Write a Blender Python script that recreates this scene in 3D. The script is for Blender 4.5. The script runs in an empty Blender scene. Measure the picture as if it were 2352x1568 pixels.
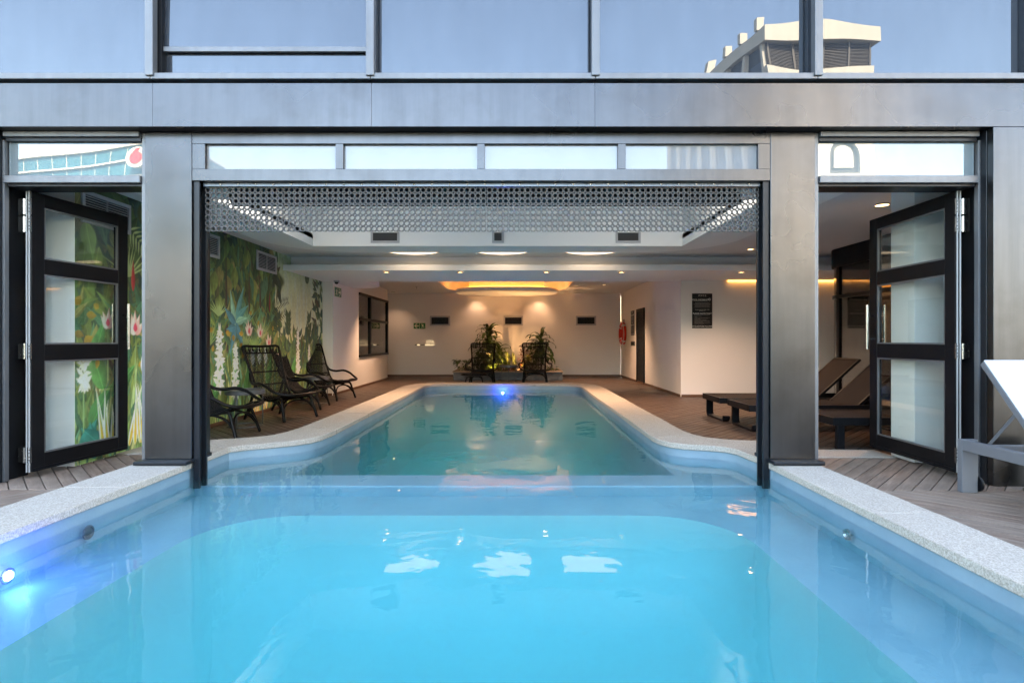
import bpy, bmesh, math, random
import numpy as np
from mathutils import Vector, Matrix

random.seed(7)
R = math.radians
SC = bpy.context.scene
COL = SC.collection

# ------------------------------------------------------------------ camera
# A level camera 1.07 m above the deck, standing over the outdoor pool and
# looking along +Y; the facade lies about 4 m ahead.
CAMH = 1.07
cam_d = bpy.data.cameras.new("camera")
cam = bpy.data.objects.new("camera", cam_d)
COL.objects.link(cam)
cam.location = (0, 0, CAMH)
cam.rotation_euler = (R(90), 0, 0)
cam_d.sensor_width = 36
cam_d.lens = 36 * 1250 / 2352
cam_d.shift_x = -10 / 2352
cam_d.shift_y = -3 / 2352
cam_d.clip_start = 0.05
cam_d.clip_end = 2000
SC.camera = cam

# ------------------------------------------------------------------ sky and sun
SUN_EL, SUN_AZ = R(42), R(20)          # sun stands behind the facade (+Y), a little to +X
w = bpy.data.worlds.new("World")
SC.world = w
w.use_nodes = True
wn = w.node_tree
bgn = wn.nodes["Background"]
sky = wn.nodes.new("ShaderNodeTexSky")
sky.sky_type = 'NISHITA'
sky.sun_disc = False
sky.sun_elevation = SUN_EL
sky.sun_rotation = SUN_AZ
sky.dust_density = 1.6
sky.air_density = 1.0
sky.ozone_density = 1.0
wn.links.new(sky.outputs[0], bgn.inputs[0])
bgn.inputs[1].default_value = 0.15
sun_d = bpy.data.lights.new("sun", 'SUN')
sun_d.energy = 3.6
sun_d.angle = R(0.5)
sun_d.color = (1.0, 0.93, 0.82)
sun = bpy.data.objects.new("sun", sun_d)
COL.objects.link(sun)
to_sun = Vector((math.sin(SUN_AZ) * math.cos(SUN_EL), math.cos(SUN_AZ) * math.cos(SUN_EL), math.sin(SUN_EL)))
sun.rotation_euler = to_sun.to_track_quat('Z', 'Y').to_euler()
sun.location = (0, 30, 40)

SC.view_settings.view_transform = 'Standard'
SC.view_settings.look = 'None'
SC.view_settings.exposure = 4.08
SC.view_settings.gamma = 1.0
SC.view_settings.use_curve_mapping = False
SC.view_settings.use_white_balance = True          # camera white balance set for open shade
SC.view_settings.white_balance_temperature = 8000
SC.view_settings.white_balance_tint = 10
SC.render.engine = 'CYCLES'
cy = SC.cycles
cy.use_denoising = True
try:
    cy.denoiser = 'OPENIMAGEDENOISE'
except Exception:
    pass
cy.max_bounces = 10
cy.diffuse_bounces = 5
cy.glossy_bounces = 5
cy.transmission_bounces = 6
cy.transparent_max_bounces = 24
cy.volume_bounces = 2
cy.caustics_reflective = True
cy.caustics_refractive = False
cy.sample_clamp_indirect = 6.0
cy.use_adaptive_sampling = True
cy.adaptive_threshold = 0.015

# ------------------------------------------------------------------ helpers: meshes
class MB:
    """collects polygons, builds ONE mesh object"""
    def __init__(s):
        s.v = []; s.f = []
    def add(s, vs, fs):
        o = len(s.v)
        s.v += [tuple(p) for p in vs]
        s.f += [tuple(i + o for i in f) for f in fs]
        return s
    def box(s, x0, x1, y0, y1, z0, z1):
        vs = [(x0,y0,z0),(x1,y0,z0),(x1,y1,z0),(x0,y1,z0),(x0,y0,z1),(x1,y0,z1),(x1,y1,z1),(x0,y1,z1)]
        return s.add(vs, [(0,3,2,1),(4,5,6,7),(0,1,5,4),(1,2,6,5),(2,3,7,6),(3,0,4,7)])
    def prism(s, poly, z0, z1):
        n = len(poly)
        vs = [(p[0], p[1], z0) for p in poly] + [(p[0], p[1], z1) for p in poly]
        fs = [tuple(range(n - 1, -1, -1)), tuple(range(n, 2 * n))]
        for i in range(n):
            j = (i + 1) % n
            fs.append((i, j, n + j, n + i))
        return s.add(vs, fs)
    def prism_axis(s, poly, a0, a1, axis):
        """polygon given in the two other axes, extruded along axis (0 x, 1 y)"""
        n = len(poly)
        def mk(p, a):
            return (a, p[0], p[1]) if axis == 0 else (p[0], a, p[1])
        vs = [mk(p, a0) for p in poly] + [mk(p, a1) for p in poly]
        fs = [tuple(range(n - 1, -1, -1)), tuple(range(n, 2 * n))]
        for i in range(n):
            j = (i + 1) % n
            fs.append((i, j, n + j, n + i))
        return s.add(vs, fs)
    def tube(s, pts, r, seg=8, closed=False, cap=True):
        pts = [Vector(p) for p in pts]
        n = len(pts)
        rr = r if hasattr(r, '__len__') else [r] * n
        rings = []
        up = None
        for i, p in enumerate(pts):
            if closed:
                t = (pts[(i + 1) % n] - pts[i - 1]).normalized()
            else:
                t = (pts[min(i + 1, n - 1)] - pts[max(i - 1, 0)]).normalized()
            if up is None:
                a = Vector((0, 0, 1)) if abs(t.z) < 0.9 else Vector((1, 0, 0))
                up = (a - t * a.dot(t)).normalized()
            else:
                up = (up - t * up.dot(t)).normalized()
            b = t.cross(up)
            rings.append([p + (up * math.cos(2 * math.pi * k / seg) + b * math.sin(2 * math.pi * k / seg)) * rr[i] for k in range(seg)])
        o = len(s.v)
        for ring in rings:
            s.v += [tuple(q) for q in ring]
        m = n if closed else n - 1
        for i in range(m):
            j = (i + 1) % n
            for k in range(seg):
                l = (k + 1) % seg
                s.f.append((o + i*seg + k, o + i*seg + l, o + j*seg + l, o + j*seg + k))
        if not closed and cap:
            s.f.append(tuple(o + k for k in range(seg - 1, -1, -1)))
            s.f.append(tuple(o + (n - 1)*seg + k for k in range(seg)))
        return s
    def lathe(s, prof, c=(0,0,0), seg=24, axis='z'):
        """prof: list of (radius, height)"""
        o = len(s.v); n = len(prof)
        for (r, h) in prof:
            for k in range(seg):
                a = 2 * math.pi * k / seg
                x, y = r * math.cos(a), r * math.sin(a)
                if axis == 'z': q = (c[0] + x, c[1] + y, c[2] + h)
                elif axis == 'y': q = (c[0] + x, c[1] + h, c[2] + y)
                else: q = (c[0] + h, c[1] + x, c[2] + y)
                s.v.append(q)
        for i in range(n - 1):
            for k in range(seg):
                l = (k + 1) % seg
                s.f.append((o + i*seg + k, o + i*seg + l, o + (i+1)*seg + l, o + (i+1)*seg + k))
        s.f.append(tuple(o + k for k in range(seg - 1, -1, -1)))
        s.f.append(tuple(o + (n - 1)*seg + k for k in range(seg)))
        return s
    def quad(s, a, b, c, d):
        return s.add([a, b, c, d], [(0, 1, 2, 3)])
    def mesh(s, name):
        me = bpy.data.meshes.new(name)
        me.from_pydata(s.v, [], s.f)
        bm = bmesh.new(); bm.from_mesh(me)
        bmesh.ops.recalc_face_normals(bm, faces=bm.faces)
        bm.to_mesh(me); bm.free()
        return me
    def build(s, name, mat, parent=None, bevel=0, smooth=False, seg=2):
        return obj(name, s.mesh(name), mat, parent, bevel, smooth, seg)

def obj(name, me, mat, parent=None, bevel=0, smooth=False, seg=2):
    o = bpy.data.objects.new(name, me)
    COL.objects.link(o)
    if mat is not None and not me.materials:
        me.materials.append(M[mat] if isinstance(mat, str) else mat)
    if smooth:
        me.shade_smooth() if smooth is True else me.set_sharp_from_angle(angle=R(smooth))
        if smooth is not True:
            for p in me.polygons: p.use_smooth = True
    if parent is not None:
        o.parent = parent
        # geometry is written in world coordinates for parts of architecture
        if parent.get('_world'):
            o.matrix_parent_inverse = pw(parent).inverted()
    if bevel:
        b = o.modifiers.new("edge", 'BEVEL'); b.width = bevel; b.segments = seg
        b.limit_method = 'ANGLE'; b.angle_limit = R(40)
    return o

def pw(o):
    m = Matrix.LocRotScale(o.location, o.rotation_euler, o.scale)
    return pw(o.parent) @ o.matrix_parent_inverse @ m if o.parent else m

def thing(name, label, cat, loc=(0, 0, 0), rz=0, group=None, world=False):
    o = bpy.data.objects.new(name, None)
    o.empty_display_size = 0.1
    COL.objects.link(o)
    o.location = loc; o.rotation_euler = (0, 0, rz)
    o['label'] = label; o['category'] = cat
    if group: o['group'] = group
    if world: o['_world'] = 1
    return o
def tag(o, label=None, cat=None, group=None, kind=None):
    if label: o['label'] = label
    if cat: o['category'] = cat
    if group: o['group'] = group
    if kind: o['kind'] = kind
    return o
def struct(o, label=None, cat=None):
    o['kind'] = 'structure'
    o['_world'] = 1
    if label: o['label'] = label
    if cat: o['category'] = cat
    return o
def copy_tree(o, parent=None):
    c = o.copy(); COL.objects.link(c); c.parent = parent
    for ch in list(o.children):
        copy_tree(ch, c)
    return c
def crom(pts, n=8, closed=False):
    """Catmull-Rom through pts"""
    P = [Vector(p) for p in pts]
    out = []
    N = len(P)
    rng = range(N) if closed else range(N - 1)
    for i in rng:
        if closed:
            p0, p1, p2, p3 = P[i-1], P[i], P[(i+1) % N], P[(i+2) % N]
        else:
            p1, p2 = P[i], P[i+1]
            p0 = P[i-1] if i > 0 else p1 * 2 - p2
            p3 = P[i+2] if i + 2 < N else p2 * 2 - p1
        for k in range(n):
            t = k / n
            out.append(0.5 * ((2*p1) + (p2-p0)*t + (2*p0 - 5*p1 + 4*p2 - p3)*t*t + (3*p1 - p0 - 3*p2 + p3)*t*t*t))
    if not closed: out.append(P[-1])
    return out
def rrect(x0, x1, y0, y1, r, n=8, corners=(1, 1, 1, 1)):
    """rounded rectangle loop, counter-clockwise from (x0,y0)"""
    out = []
    cs = [(x0 + r, y0 + r, 180), (x1 - r, y0 + r, 270), (x1 - r, y1 - r, 0), (x0 + r, y1 - r, 90)]
    sq = [(x0, y0), (x1, y0), (x1, y1), (x0, y1)]
    for i, (cx, cy_, a) in enumerate(cs):
        if corners[i]:
            for k in range(n + 1):
                t = R(a + 90 * k / n)
                out.append((cx + r * math.cos(t), cy_ + r * math.sin(t)))
        else:
            out.append(sq[i])
    return out
def text_mesh(body, size, name='lettering', depth=0.0, align='CENTER', spacing=1.0, bold=0.0):
    c = bpy.data.curves.new(name, 'FONT')
    c.body = body; c.size = size; c.align_x = align; c.align_y = 'CENTER'
    c.space_character = spacing; c.extrude = depth; c.offset = bold
    c.resolution_u = 3
    t = bpy.data.objects.new(name, c)
    COL.objects.link(t)
    dg = bpy.context.evaluated_depsgraph_get()
    me = bpy.data.meshes.new_from_object(t.evaluated_get(dg))
    me.name = name
    bpy.data.objects.remove(t); bpy.data.curves.remove(c)
    return me

# ------------------------------------------------------------------ helpers: materials
M = {}
def lin(h):
    h = h.lstrip('#')
    c = [int(h[i:i+2], 16) / 255 for i in (0, 2, 4)]
    return tuple(x / 12.92 if x <= 0.04045 else ((x + 0.055) / 1.055) ** 2.4 for x in c)
def thin_fresnel(n, ior):
    """same mirror strength from either side of a thin sheet"""
    g = n.new('ShaderNodeNewGeometry'); m = n.new('ShaderNodeMapRange')
    m.inputs['To Min'].default_value = ior; m.inputs['To Max'].default_value = 1.0 / ior
    fr = n.new('ShaderNodeFresnel')
    n.link(g.outputs['Backfacing'], m.inputs['Value']); n.link(m.outputs[0], fr.inputs['IOR'])
    return fr
class NT:
    def __init__(s, name):
        s.m = bpy.data.materials.new(name); s.m.use_nodes = True
        s.t = s.m.node_tree; s.n = s.t.nodes
        s.p = s.n['Principled BSDF']; s.out = s.n['Material Output']
        M[name] = s.m
    def new(s, t, **kw):
        n = s.n.new(t)
        for k, v in kw.items(): setattr(n, k, v)
        return n
    def link(s, a, b): s.t.links.new(a, b)
    def coord(s, which='Object', scale=(1, 1, 1), rot=(0, 0, 0)):
        c = s.new('ShaderNodeTexCoord'); mp = s.new('ShaderNodeMapping')
        mp.inputs['Scale'].default_value = scale
        mp.inputs['Rotation'].default_value = rot
        s.link(c.outputs[which], mp.inputs[0])
        return mp.outputs[0]
    def noise(s, vec, scale, detail=4, rough=0.55, dist=0):
        n = s.new('ShaderNodeTexNoise')
        n.inputs['Scale'].default_value = scale; n.inputs['Detail'].default_value = detail
        n.inputs['Roughness'].default_value = rough; n.inputs['Distortion'].default_value = dist
        s.link(vec, n.inputs['Vector'])
        return n.outputs['Fac']
    def ramp(s, fac, stops):
        r = s.new('ShaderNodeValToRGB')
        el = r.color_ramp.elements
        while len(el) < len(stops): el.new(0.5)
        for e, (p, c) in zip(el, stops):
            e.position = p
            e.color = (c, c, c, 1) if not hasattr(c, '__len__') else (c[0], c[1], c[2], 1)
        s.link(fac, r.inputs[0])
        return r.outputs[0]
    def mix(s, fac, a, b, mode='MIX'):
        n = s.new('ShaderNodeMix', data_type='RGBA', blend_type=mode)
        for sock, v in ((n.inputs[0], fac), (n.inputs[6], a), (n.inputs[7], b)):
            if hasattr(v, 'is_output'): s.link(v, sock)
            elif hasattr(v, '__len__'): sock.default_value = (v[0], v[1], v[2], 1)
            else: sock.default_value = v
        return n.outputs[2]
    def bump(s, h, strength=0.2, dist=0.01):
        b = s.new('ShaderNodeBump')
        b.inputs['Strength'].default_value = strength; b.inputs['Distance'].default_value = dist
        s.link(h, b.inputs['Height'])
        s.link(b.outputs[0], s.p.inputs['Normal'])
        return b.outputs[0]
    def set(s, **kw):
        for k, v in kw.items():
            sock = s.p.inputs[k.replace('_', ' ')]
            if hasattr(v, 'is_output'): s.link(v, sock)
            elif hasattr(v, '__len__'): sock.default_value = (v[0], v[1], v[2], 1)
            else: sock.default_value = v
        return s

def plain(name, col, rough=0.5, metal=0.0, var=0.12, vscale=4.0, bump=0.0, bscale=40, spec=0.5, rvar=0.0):
    n = NT(name)
    v = n.coord('Object')
    f = n.noise(v, vscale, 5)
    c = n.mix(n.ramp(f, [(0.3, 1 - var), (0.7, 1 + var)]), (0, 0, 0), col, 'MIX') if False else \
        n.mix(1.0, col, n.ramp(f, [(0.25, 1 - var), (0.75, min(1.0, 1 + var))]), 'MULTIPLY')
    n.set(Base_Color=c, Roughness=rough, Metallic=metal)
    n.p.inputs['Specular IOR Level'].default_value = spec
    if rvar:
        n.set(Roughness=n.ramp(n.noise(v, vscale * 2.3, 6), [(0.3, max(0.02, rough - rvar)), (0.7, rough + rvar)]))
    if bump:
        n.bump(n.noise(v, bscale, 4), bump, 0.005)
    return n
def emit(name, col, strength):
    n = NT(name)
    n.set(Base_Color=(0.8, 0.8, 0.8), Emission_Color=col)
    n.p.inputs['Emission Strength'].default_value = strength
    return n
def glass(name, tint=(0.9, 0.95, 0.95), ior=1.5, gain=1.0, rough=0.0, wav=0.0):
    """thin glazing: clear body plus Fresnel mirror"""
    n = NT(name)
    tr = n.new('ShaderNodeBsdfTransparent'); tr.inputs[0].default_value = (*tint, 1)
    gl = n.new('ShaderNodeBsdfGlossy'); gl.inputs['Roughness'].default_value = rough
    fr = thin_fresnel(n, ior)
    mu = n.new('ShaderNodeMath', operation='MULTIPLY', use_clamp=True); mu.inputs[1].default_value = gain
    mx = n.new('ShaderNodeMixShader')
    n.link(fr.outputs[0], mu.inputs[0]); n.link(mu.outputs[0], mx.inputs[0])
    n.link(tr.outputs[0], mx.inputs[1]); n.link(gl.outputs[0], mx.inputs[2])
    n.link(mx.outputs[0], n.out.inputs['Surface'])
    return n

# --- blackened / weathered zinc steel cladding of the facade
def steel(name, base, rough, metal, var=0.22):
    n = NT(name)
    v = n.coord('Object')
    big = n.noise(v, 0.9, 3, 0.5, 0.2)
    vs = n.coord('Object', (14, 14, 0.9))
    streak = n.noise(vs, 1.0, 5, 0.6)
    fine = n.noise(v, 38, 4, 0.6)
    spots = n.noise(v, 14, 3, 0.5)
    c = n.mix(n.ramp(big, [(0.15, 0.0), (0.85, 1.0)]), tuple(b * (1 - var) for b in base), tuple(min(1, b * (1 + var * 0.5)) for b in base))
    c = n.mix(n.ramp(streak, [(0.4, 0.0), (0.8, 0.5)]), c, tuple(b * 0.62 for b in base))
    c = n.mix(n.ramp(spots, [(0.45, 0.0), (0.85, 0.12)]), c, (base[0] * 1.45, base[1] * 1.4, base[2] * 1.35))
    grime = n.noise(v, 3.1, 4, 0.6)
    c = n.mix(n.ramp(grime, [(0.5, 0.0), (0.85, 0.4)]), c, (base[0] * 0.5, base[1] * 0.45, base[2] * 0.4))
    n.set(Base_Color=c, Metallic=metal, Roughness=n.ramp(big, [(0.1, rough - 0.08), (0.9, rough + 0.12)]))
    n.bump(fine, 0.02, 0.004)
    return n
steel('zinc_cladding', (0.086, 0.087, 0.092), 0.27, 1.0)
steel('dark_steel', (0.014, 0.016, 0.02), 0.34, 0.5, 0.3)
steel('mullion_metal', (0.14, 0.144, 0.152), 0.42, 0.6, 0.3)
plain('black_paint', (0.006, 0.006, 0.007), 0.38, 0.0, 0.3, 6, 0.05, 60, spec=0.16, rvar=0.06)
plain('black_metal', (0.006, 0.0063, 0.0075), 0.38, 0.0, 0.3, 6, spec=0.16)
plain('chrome', (0.42, 0.405, 0.39), 0.22, 1.0, 0.08, 20, rvar=0.06)
plain('seal_white', (0.33, 0.325, 0.315), 0.8)
plain('wall_paint', (0.78, 0.75, 0.715), 0.62, 0, 0.06, 0.9, 0.06, 120)
plain('ceiling_paint', (0.84, 0.84, 0.83), 0.7, 0, 0.04, 1.2, 0.05, 90)
plain('ceiling_grey', (0.70, 0.705, 0.71), 0.7, 0, 0.05, 1.2, 0.05, 90)
plain('black_rattan', (0.005, 0.0047, 0.0044), 0.36, 0, 0.4, 30, 0.3, 160, spec=0.16, rvar=0.08)
plain('lounger_frame', (0.13, 0.137, 0.15), 0.5, 0.2, 0.06, 8)
plain('white_sling', (0.42, 0.425, 0.44), 0.75, 0, 0.03, 8, 0.25, 700)
plain('brown_sling', (0.025, 0.019, 0.017), 0.8, 0, 0.1, 8, 0.25, 700, spec=0.12)
plain('table_grey', (0.10, 0.105, 0.11), 0.42, 0.3)
plain('white_frame', (0.42, 0.42, 0.44), 0.5)
plain('vent_dark', (0.03, 0.03, 0.032), 0.7)
plain('sign_black', (0.008, 0.008, 0.009), 0.35)
plain('sign_white', (0.78, 0.77, 0.74), 0.6)
plain('exit_green', lin('#0f6b3c'), 0.45)
plain('exit_cream', lin('#e3e8c8'), 0.5)
plain('ring_red', (0.62, 0.028, 0.012), 0.3)
plain('rope_white', (0.7, 0.68, 0.62), 0.17)
plain('skirting_wood', (0.13, 0.065, 0.035), 0.5)
plain('soil', (0.05, 0.035, 0.025), 0.95, 0, 0.5, 20, 0.8, 50)
plain('trunk_brown', (0.12, 0.085, 0.055), 0.85, 0, 0.4, 30, 0.5, 60)
plain('curtain_white', (0.72, 0.70, 0.67), 0.9)
plain('asphalt', (0.06, 0.06, 0.062), 0.9, 0, 0.3, 1.5)
plain('terrace_paving', (0.05, 0.052, 0.056), 0.8, 0, 0.15, 2)
plain('render_white', (0.50, 0.465, 0.40), 0.75, 0, 0.06, 0.3)
plain('louvre_dark', (0.02, 0.018, 0.016), 0.5, 0, 0.2, 0.8)
plain('roller_black', (0.01, 0.01, 0.011), 0.5)
plain('parapet_dark', (0.07, 0.075, 0.08), 0.7)
plain('logo_red', (0.75, 0.015, 0.012), 0.4)
plain('dark_glazing', (0.025, 0.026, 0.028), 0.12, 0, 0.3, 0.3)
n = plain('teal_glass', (0.03, 0.13, 0.165), 0.08, 0, 0.35, 0.12)
plain('rail_blue', (0.13, 0.15, 0.18), 0.35, 0.8)
plain('bead_grey', (0.16, 0.165, 0.17), 0.35, 0.5)
plain('louvre_brown', (0.075, 0.06, 0.048), 0.6, 0, 0.15, 0.8)
plain('skirting_tan', (0.34, 0.24, 0.16), 0.6, 0, 0.2, 8)
glass('clear_glass', (0.93, 0.96, 0.95), 1.5, 1.0)
glass('smoked_glass', (0.62, 0.60, 0.58), 1.5, 1.3)
glass('window_dark_glass', (0.55, 0.55, 0.54), 1.5, 1.4)
emit('lamp_warm', (1.0, 0.62, 0.28), 1.2)
emit('disc_light', (1.0, 0.80, 0.62), 0.17)
emit('cove_pale', (1.0, 0.86, 0.70), 0.16)
emit('recess_panel', (0.97, 0.97, 1.0), 0.52)
emit('cove_amber', (1.0, 0.46, 0.12), 0.32)
emit('cove_glow', (1.0, 0.31, 0.05), 0.75)
emit('pool_lamp', (0.35, 0.45, 1.0), 2)
emit('sign_glow', (1.0, 0.80, 0.52), 0.08)

# --- rubber ring mat
n = NT('rubber')
v = n.coord('Object')
n.set(Base_Color=n.mix(n.noise(v, 30, 4), (0.035, 0.032, 0.031), (0.11, 0.10, 0.094)), Roughness=0.6)

# --- mirror coated upper glazing: reflects the sky, almost nothing shows behind
def coated(name, body, refl, tint, wav):
    n = NT(name)
    v = n.coord('Object')
    df = n.new('ShaderNodeBsdfDiffuse'); df.inputs[0].default_value = (*body, 1)
    gl = n.new('ShaderNodeBsdfGlossy'); gl.inputs['Roughness'].default_value = 0.0
    gl.inputs[0].default_value = (*tint, 1)
    mx = n.new('ShaderNodeMixShader')
    dirt = n.ramp(n.noise(n.coord('Object', (6, 6, 1.2)), 1.4, 6, 0.65), [(0.3, refl * 1.03), (0.75, refl * 0.88)])
    n.link(dirt, mx.inputs[0])
    n.link(df.outputs[0], mx.inputs[1]); n.link(gl.outputs[0], mx.inputs[2])
    n.link(mx.outputs[0], n.out.inputs['Surface'])
    b = n.new('ShaderNodeBump'); b.inputs['Strength'].default_value = 1.0; b.inputs['Distance'].default_value = wav
    n.link(n.noise(v, 0.9, 1, 0.4), b.inputs['Height'])
    n.link(b.outputs[0], gl.inputs['Normal'])
    return n
coated('coated_glass', (0.02, 0.024, 0.03), 0.094, (0.86, 0.93, 1.0), 0.012)
coated('film_glass', (0.175, 0.18, 0.19), 0.078, (1, 1, 1), 0.006)

# --- granite coping
n = NT('granite')
v = n.coord('Object')
sp = n.noise(v, 130, 3, 0.7)
bl = n.noise(v, 2.2, 5)
stain = n.noise(v, 1.35, 3, 0.5)
c = n.mix(n.ramp(sp, [(0.36, 0), (0.62, 1)]), (0.22, 0.19, 0.155), (0.43, 0.385, 0.33))
c = n.mix(n.ramp(bl, [(0.3, 0.25), (0.7, 0)]), c, (0.25, 0.215, 0.175))
c = n.mix(n.ramp(stain, [(0.665, 0), (0.69, 0.55)]), c, (0.12, 0.105, 0.085))
n.set(Base_Color=c, Roughness=0.75)
n.bump(n.mix(0.4, sp, n.noise(v, 40, 4)), 0.5, 0.006)

# --- timber deck: every board its own tone
def deckmat(name, a, b, grey, rough):
    n = NT(name)
    v = n.coord('Object', (1.2, 14, 14))
    inf = n.new('ShaderNodeObjectInfo')
    add = n.new('ShaderNodeVectorMath', operation='ADD')
    sc = n.new('ShaderNodeVectorMath', operation='SCALE'); sc.inputs['Scale'].default_value = 37.0
    cb = n.new('ShaderNodeCombineXYZ')
    for i in range(3): n.link(inf.outputs['Random'], cb.inputs[i])
    n.link(cb.outputs[0], sc.inputs[0]); n.link(v, add.inputs[0]); n.link(sc.outputs[0], add.inputs[1])
    grain = n.noise(add.outputs[0], 2.6, 7, 0.65, 0.7)
    c = n.mix(n.ramp(grain, [(0.25, 0), (0.75, 1)]), a, b)
    c = n.mix(n.ramp(inf.outputs['Random'], [(0.0, 0.0), (1.0, 0.75)]), c, grey)
    blot = n.noise(n.coord('Object', (1.5, 4, 4)), 1.7, 4)
    c = n.mix(n.ramp(blot, [(0.35, 0.5), (0.6, 0)]), c, tuple(x * 0.55 for x in a))
    n.set(Base_Color=c, Roughness=n.ramp(grain, [(0.2, rough + 0.12), (0.8, rough - 0.08)]))
    n.bump(grain, 0.35, 0.004)
deckmat('deck_outdoor', (0.115, 0.068, 0.046), (0.25, 0.178, 0.13), (0.205, 0.158, 0.122), 0.72)
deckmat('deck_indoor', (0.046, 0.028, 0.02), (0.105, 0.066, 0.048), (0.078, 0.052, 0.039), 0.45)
plain('joist_dark', (0.02, 0.016, 0.013), 0.9)

# --- pool plaster and water
n = NT('pool_plaster')
v = n.coord('Object')
c = n.mix(n.ramp(n.noise(v, 3, 6, 0.6), [(0.3, 0), (0.7, 1)]), (0.12, 0.198, 0.245), (0.16, 0.245, 0.29))
n.set(Base_Color=c, Roughness=0.55)
n.bump(n.noise(v, 45, 4), 0.3, 0.004)
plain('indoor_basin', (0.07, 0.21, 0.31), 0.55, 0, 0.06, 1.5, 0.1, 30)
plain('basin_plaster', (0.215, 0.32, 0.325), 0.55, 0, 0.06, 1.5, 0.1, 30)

n = NT('water')
v = n.coord('Object', (1, 1, 1))
tr = n.new('ShaderNodeBsdfTransparent'); tr.inputs[0].default_value = (0.97, 0.99, 1.0, 1)
gl = n.new('ShaderNodeBsdfGlossy'); gl.inputs['Roughness'].default_value = 0.012
fr = thin_fresnel(n, 1.33)
mx = n.new('ShaderNodeMixShader')
b = n.new('ShaderNodeBump'); b.inputs['Strength'].default_value = 1.0; b.inputs['Distance'].default_value = 0.007
w1 = n.noise(n.coord('Object', (1.0, 1.0, 1)), 1.6, 2, 0.5, 0.6)
w2 = n.noise(n.coord('Object', (1.0, 1.0, 1)), 7.0, 2, 0.5, 0.4)
n.link(n.mix(0.13, w1, w2), b.inputs['Height'])
n.link(b.outputs[0], gl.inputs['Normal']); n.link(b.outputs[0], fr.inputs['Normal'])
n.link(fr.outputs[0], mx.inputs[0]); n.link(tr.outputs[0], mx.inputs[1]); n.link(gl.outputs[0], mx.inputs[2])
n.link(mx.outputs[0], n.out.inputs['Surface'])
va = n.new('ShaderNodeVolumeAbsorption')
va.inputs['Color'].default_value = (0.17, 0.905, 0.935, 1); va.inputs['Density'].default_value = 1.0
vs_ = n.new('ShaderNodeVolumeScatter')                # faintly milky pool water
vs_.inputs['Color'].default_value = (0.45, 0.98, 0.98, 1); vs_.inputs['Density'].default_value = 0.15
vs_.inputs['Anisotropy'].default_value = 0.25
ad = n.new('ShaderNodeAddShader')
n.link(va.outputs[0], ad.inputs[0]); n.link(vs_.outputs[0], ad.inputs[1])
n.link(ad.outputs[0], n.out.inputs['Volume'])

# --- slate planter, leaves, mural print, wicker
n = NT('slate')
v = n.coord('Object', (1, 1, 2.6))
f = n.noise(v, 5, 7, 0.65, 1.0)
n.set(Base_Color=n.ramp(f, [(0.3, (0.055, 0.058, 0.062)), (0.62, (0.13, 0.135, 0.14)), (0.75, (0.25, 0.25, 0.25))]), Roughness=0.5)
n.bump(f, 0.9, 0.02)
def leafmat(name, a, b, rough=0.42):
    n = NT(name)
    inf = n.new('ShaderNodeObjectInfo')
    f = n.noise(n.coord('Object'), 14, 3)
    c = n.mix(f, a, b)
    c = n.mix(n.ramp(inf.outputs['Random'], [(0, 0), (1, 0.45)]), c, tuple(x * 0.6 for x in b))
    n.set(Base_Color=c, Roughness=rough)
    n.p.inputs['Specular IOR Level'].default_value = 0.35
leafmat('hedge_dark', (0.018, 0.035, 0.014), (0.035, 0.06, 0.02), 0.6)
leafmat('leaf_green', (0.035, 0.075, 0.018), (0.085, 0.125, 0.03))
leafmat('leaf_bright', (0.06, 0.10, 0.025), (0.15, 0.17, 0.05))
leafmat('leaf_red', (0.13, 0.035, 0.02), (0.20, 0.09, 0.04))
n = NT('mural_print')
at = n.new('ShaderNodeVertexColor', layer_name='print')
v = n.coord('Object')
cn = n.noise(n.coord('Object', (1, 1, 1)), 160, 3)
n.set(Base_Color=n.mix(1.0, at.outputs['Color'], n.ramp(cn, [(0.25, 0.86), (0.75, 1.0)]), 'MULTIPLY'), Roughness=0.6)
n = NT('wicker')
v = n.coord('Object')
wv = n.new('ShaderNodeTexWave'); wv.inputs['Scale'].default_value = 40; wv.inputs['Distortion'].default_value = 6
n.link(v, wv.inputs['Vector'])
n.set(Base_Color=n.mix(wv.outputs['Fac'], (0.012, 0.010, 0.009), (0.07, 0.055, 0.045)), Roughness=0.6)
n.bump(wv.outputs['Fac'], 0.8, 0.006)
# =================================================================== GROUND, POOL, DECK
ZC = 0.15        # top of the stone coping
ZW = 0.03        # water level
gm = MB(); gm.quad((-400, -400, -1.6), (400, -400, -1.6), (400, 400, -1.6), (-400, 400, -1.6))
struct(gm.build('ground', 'asphalt'))
tm = MB(); tm.box(-9, -3.9, -9, 1.0, -1.5, -0.034); tm.box(3.9, 9, -9, 1.0, -1.5, -0.034); tm.box(-3.9, 3.9, -9, -2.6, -1.5, -0.034)
struct(tm.build('terrace', 'terrace_paving'))

# ---- pool outline: pairs of inner and outer coping points, near left -> far -> near right
PAIR = [((-2.45, -1.6), (-2.85, -1.6)), ((-2.45, 4.05), (-2.85, 4.05)),
        ((-2.47, 4.37), (-2.95, 4.37)), ((-2.47, 4.70), (-2.93, 4.92)), ((-2.38, 4.78), (-2.83, 5.03)), ((-2.225, 4.867), (-2.67, 5.10)),
        ((-2.06, 4.97), (-2.50, 5.17)), ((-1.938, 5.088), (-2.38, 5.28)), ((-1.878, 5.24), (-2.31, 5.47)),
        ((-1.857, 5.5), (-2.28, 5.72)), ((-1.86, 8.0), (-2.27, 8.0)), ((-1.86, 10.75), (-2.27, 10.75))]
for k in range(0, 9):
    a = R(180 - 90 * k / 8)
    PAIR.append(((-1.26 + 0.6 * math.cos(a), 10.9 + 0.6 * math.sin(a)), (-1.26 + 1.0 * math.cos(a), 10.9 + 1.0 * math.sin(a))))
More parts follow.
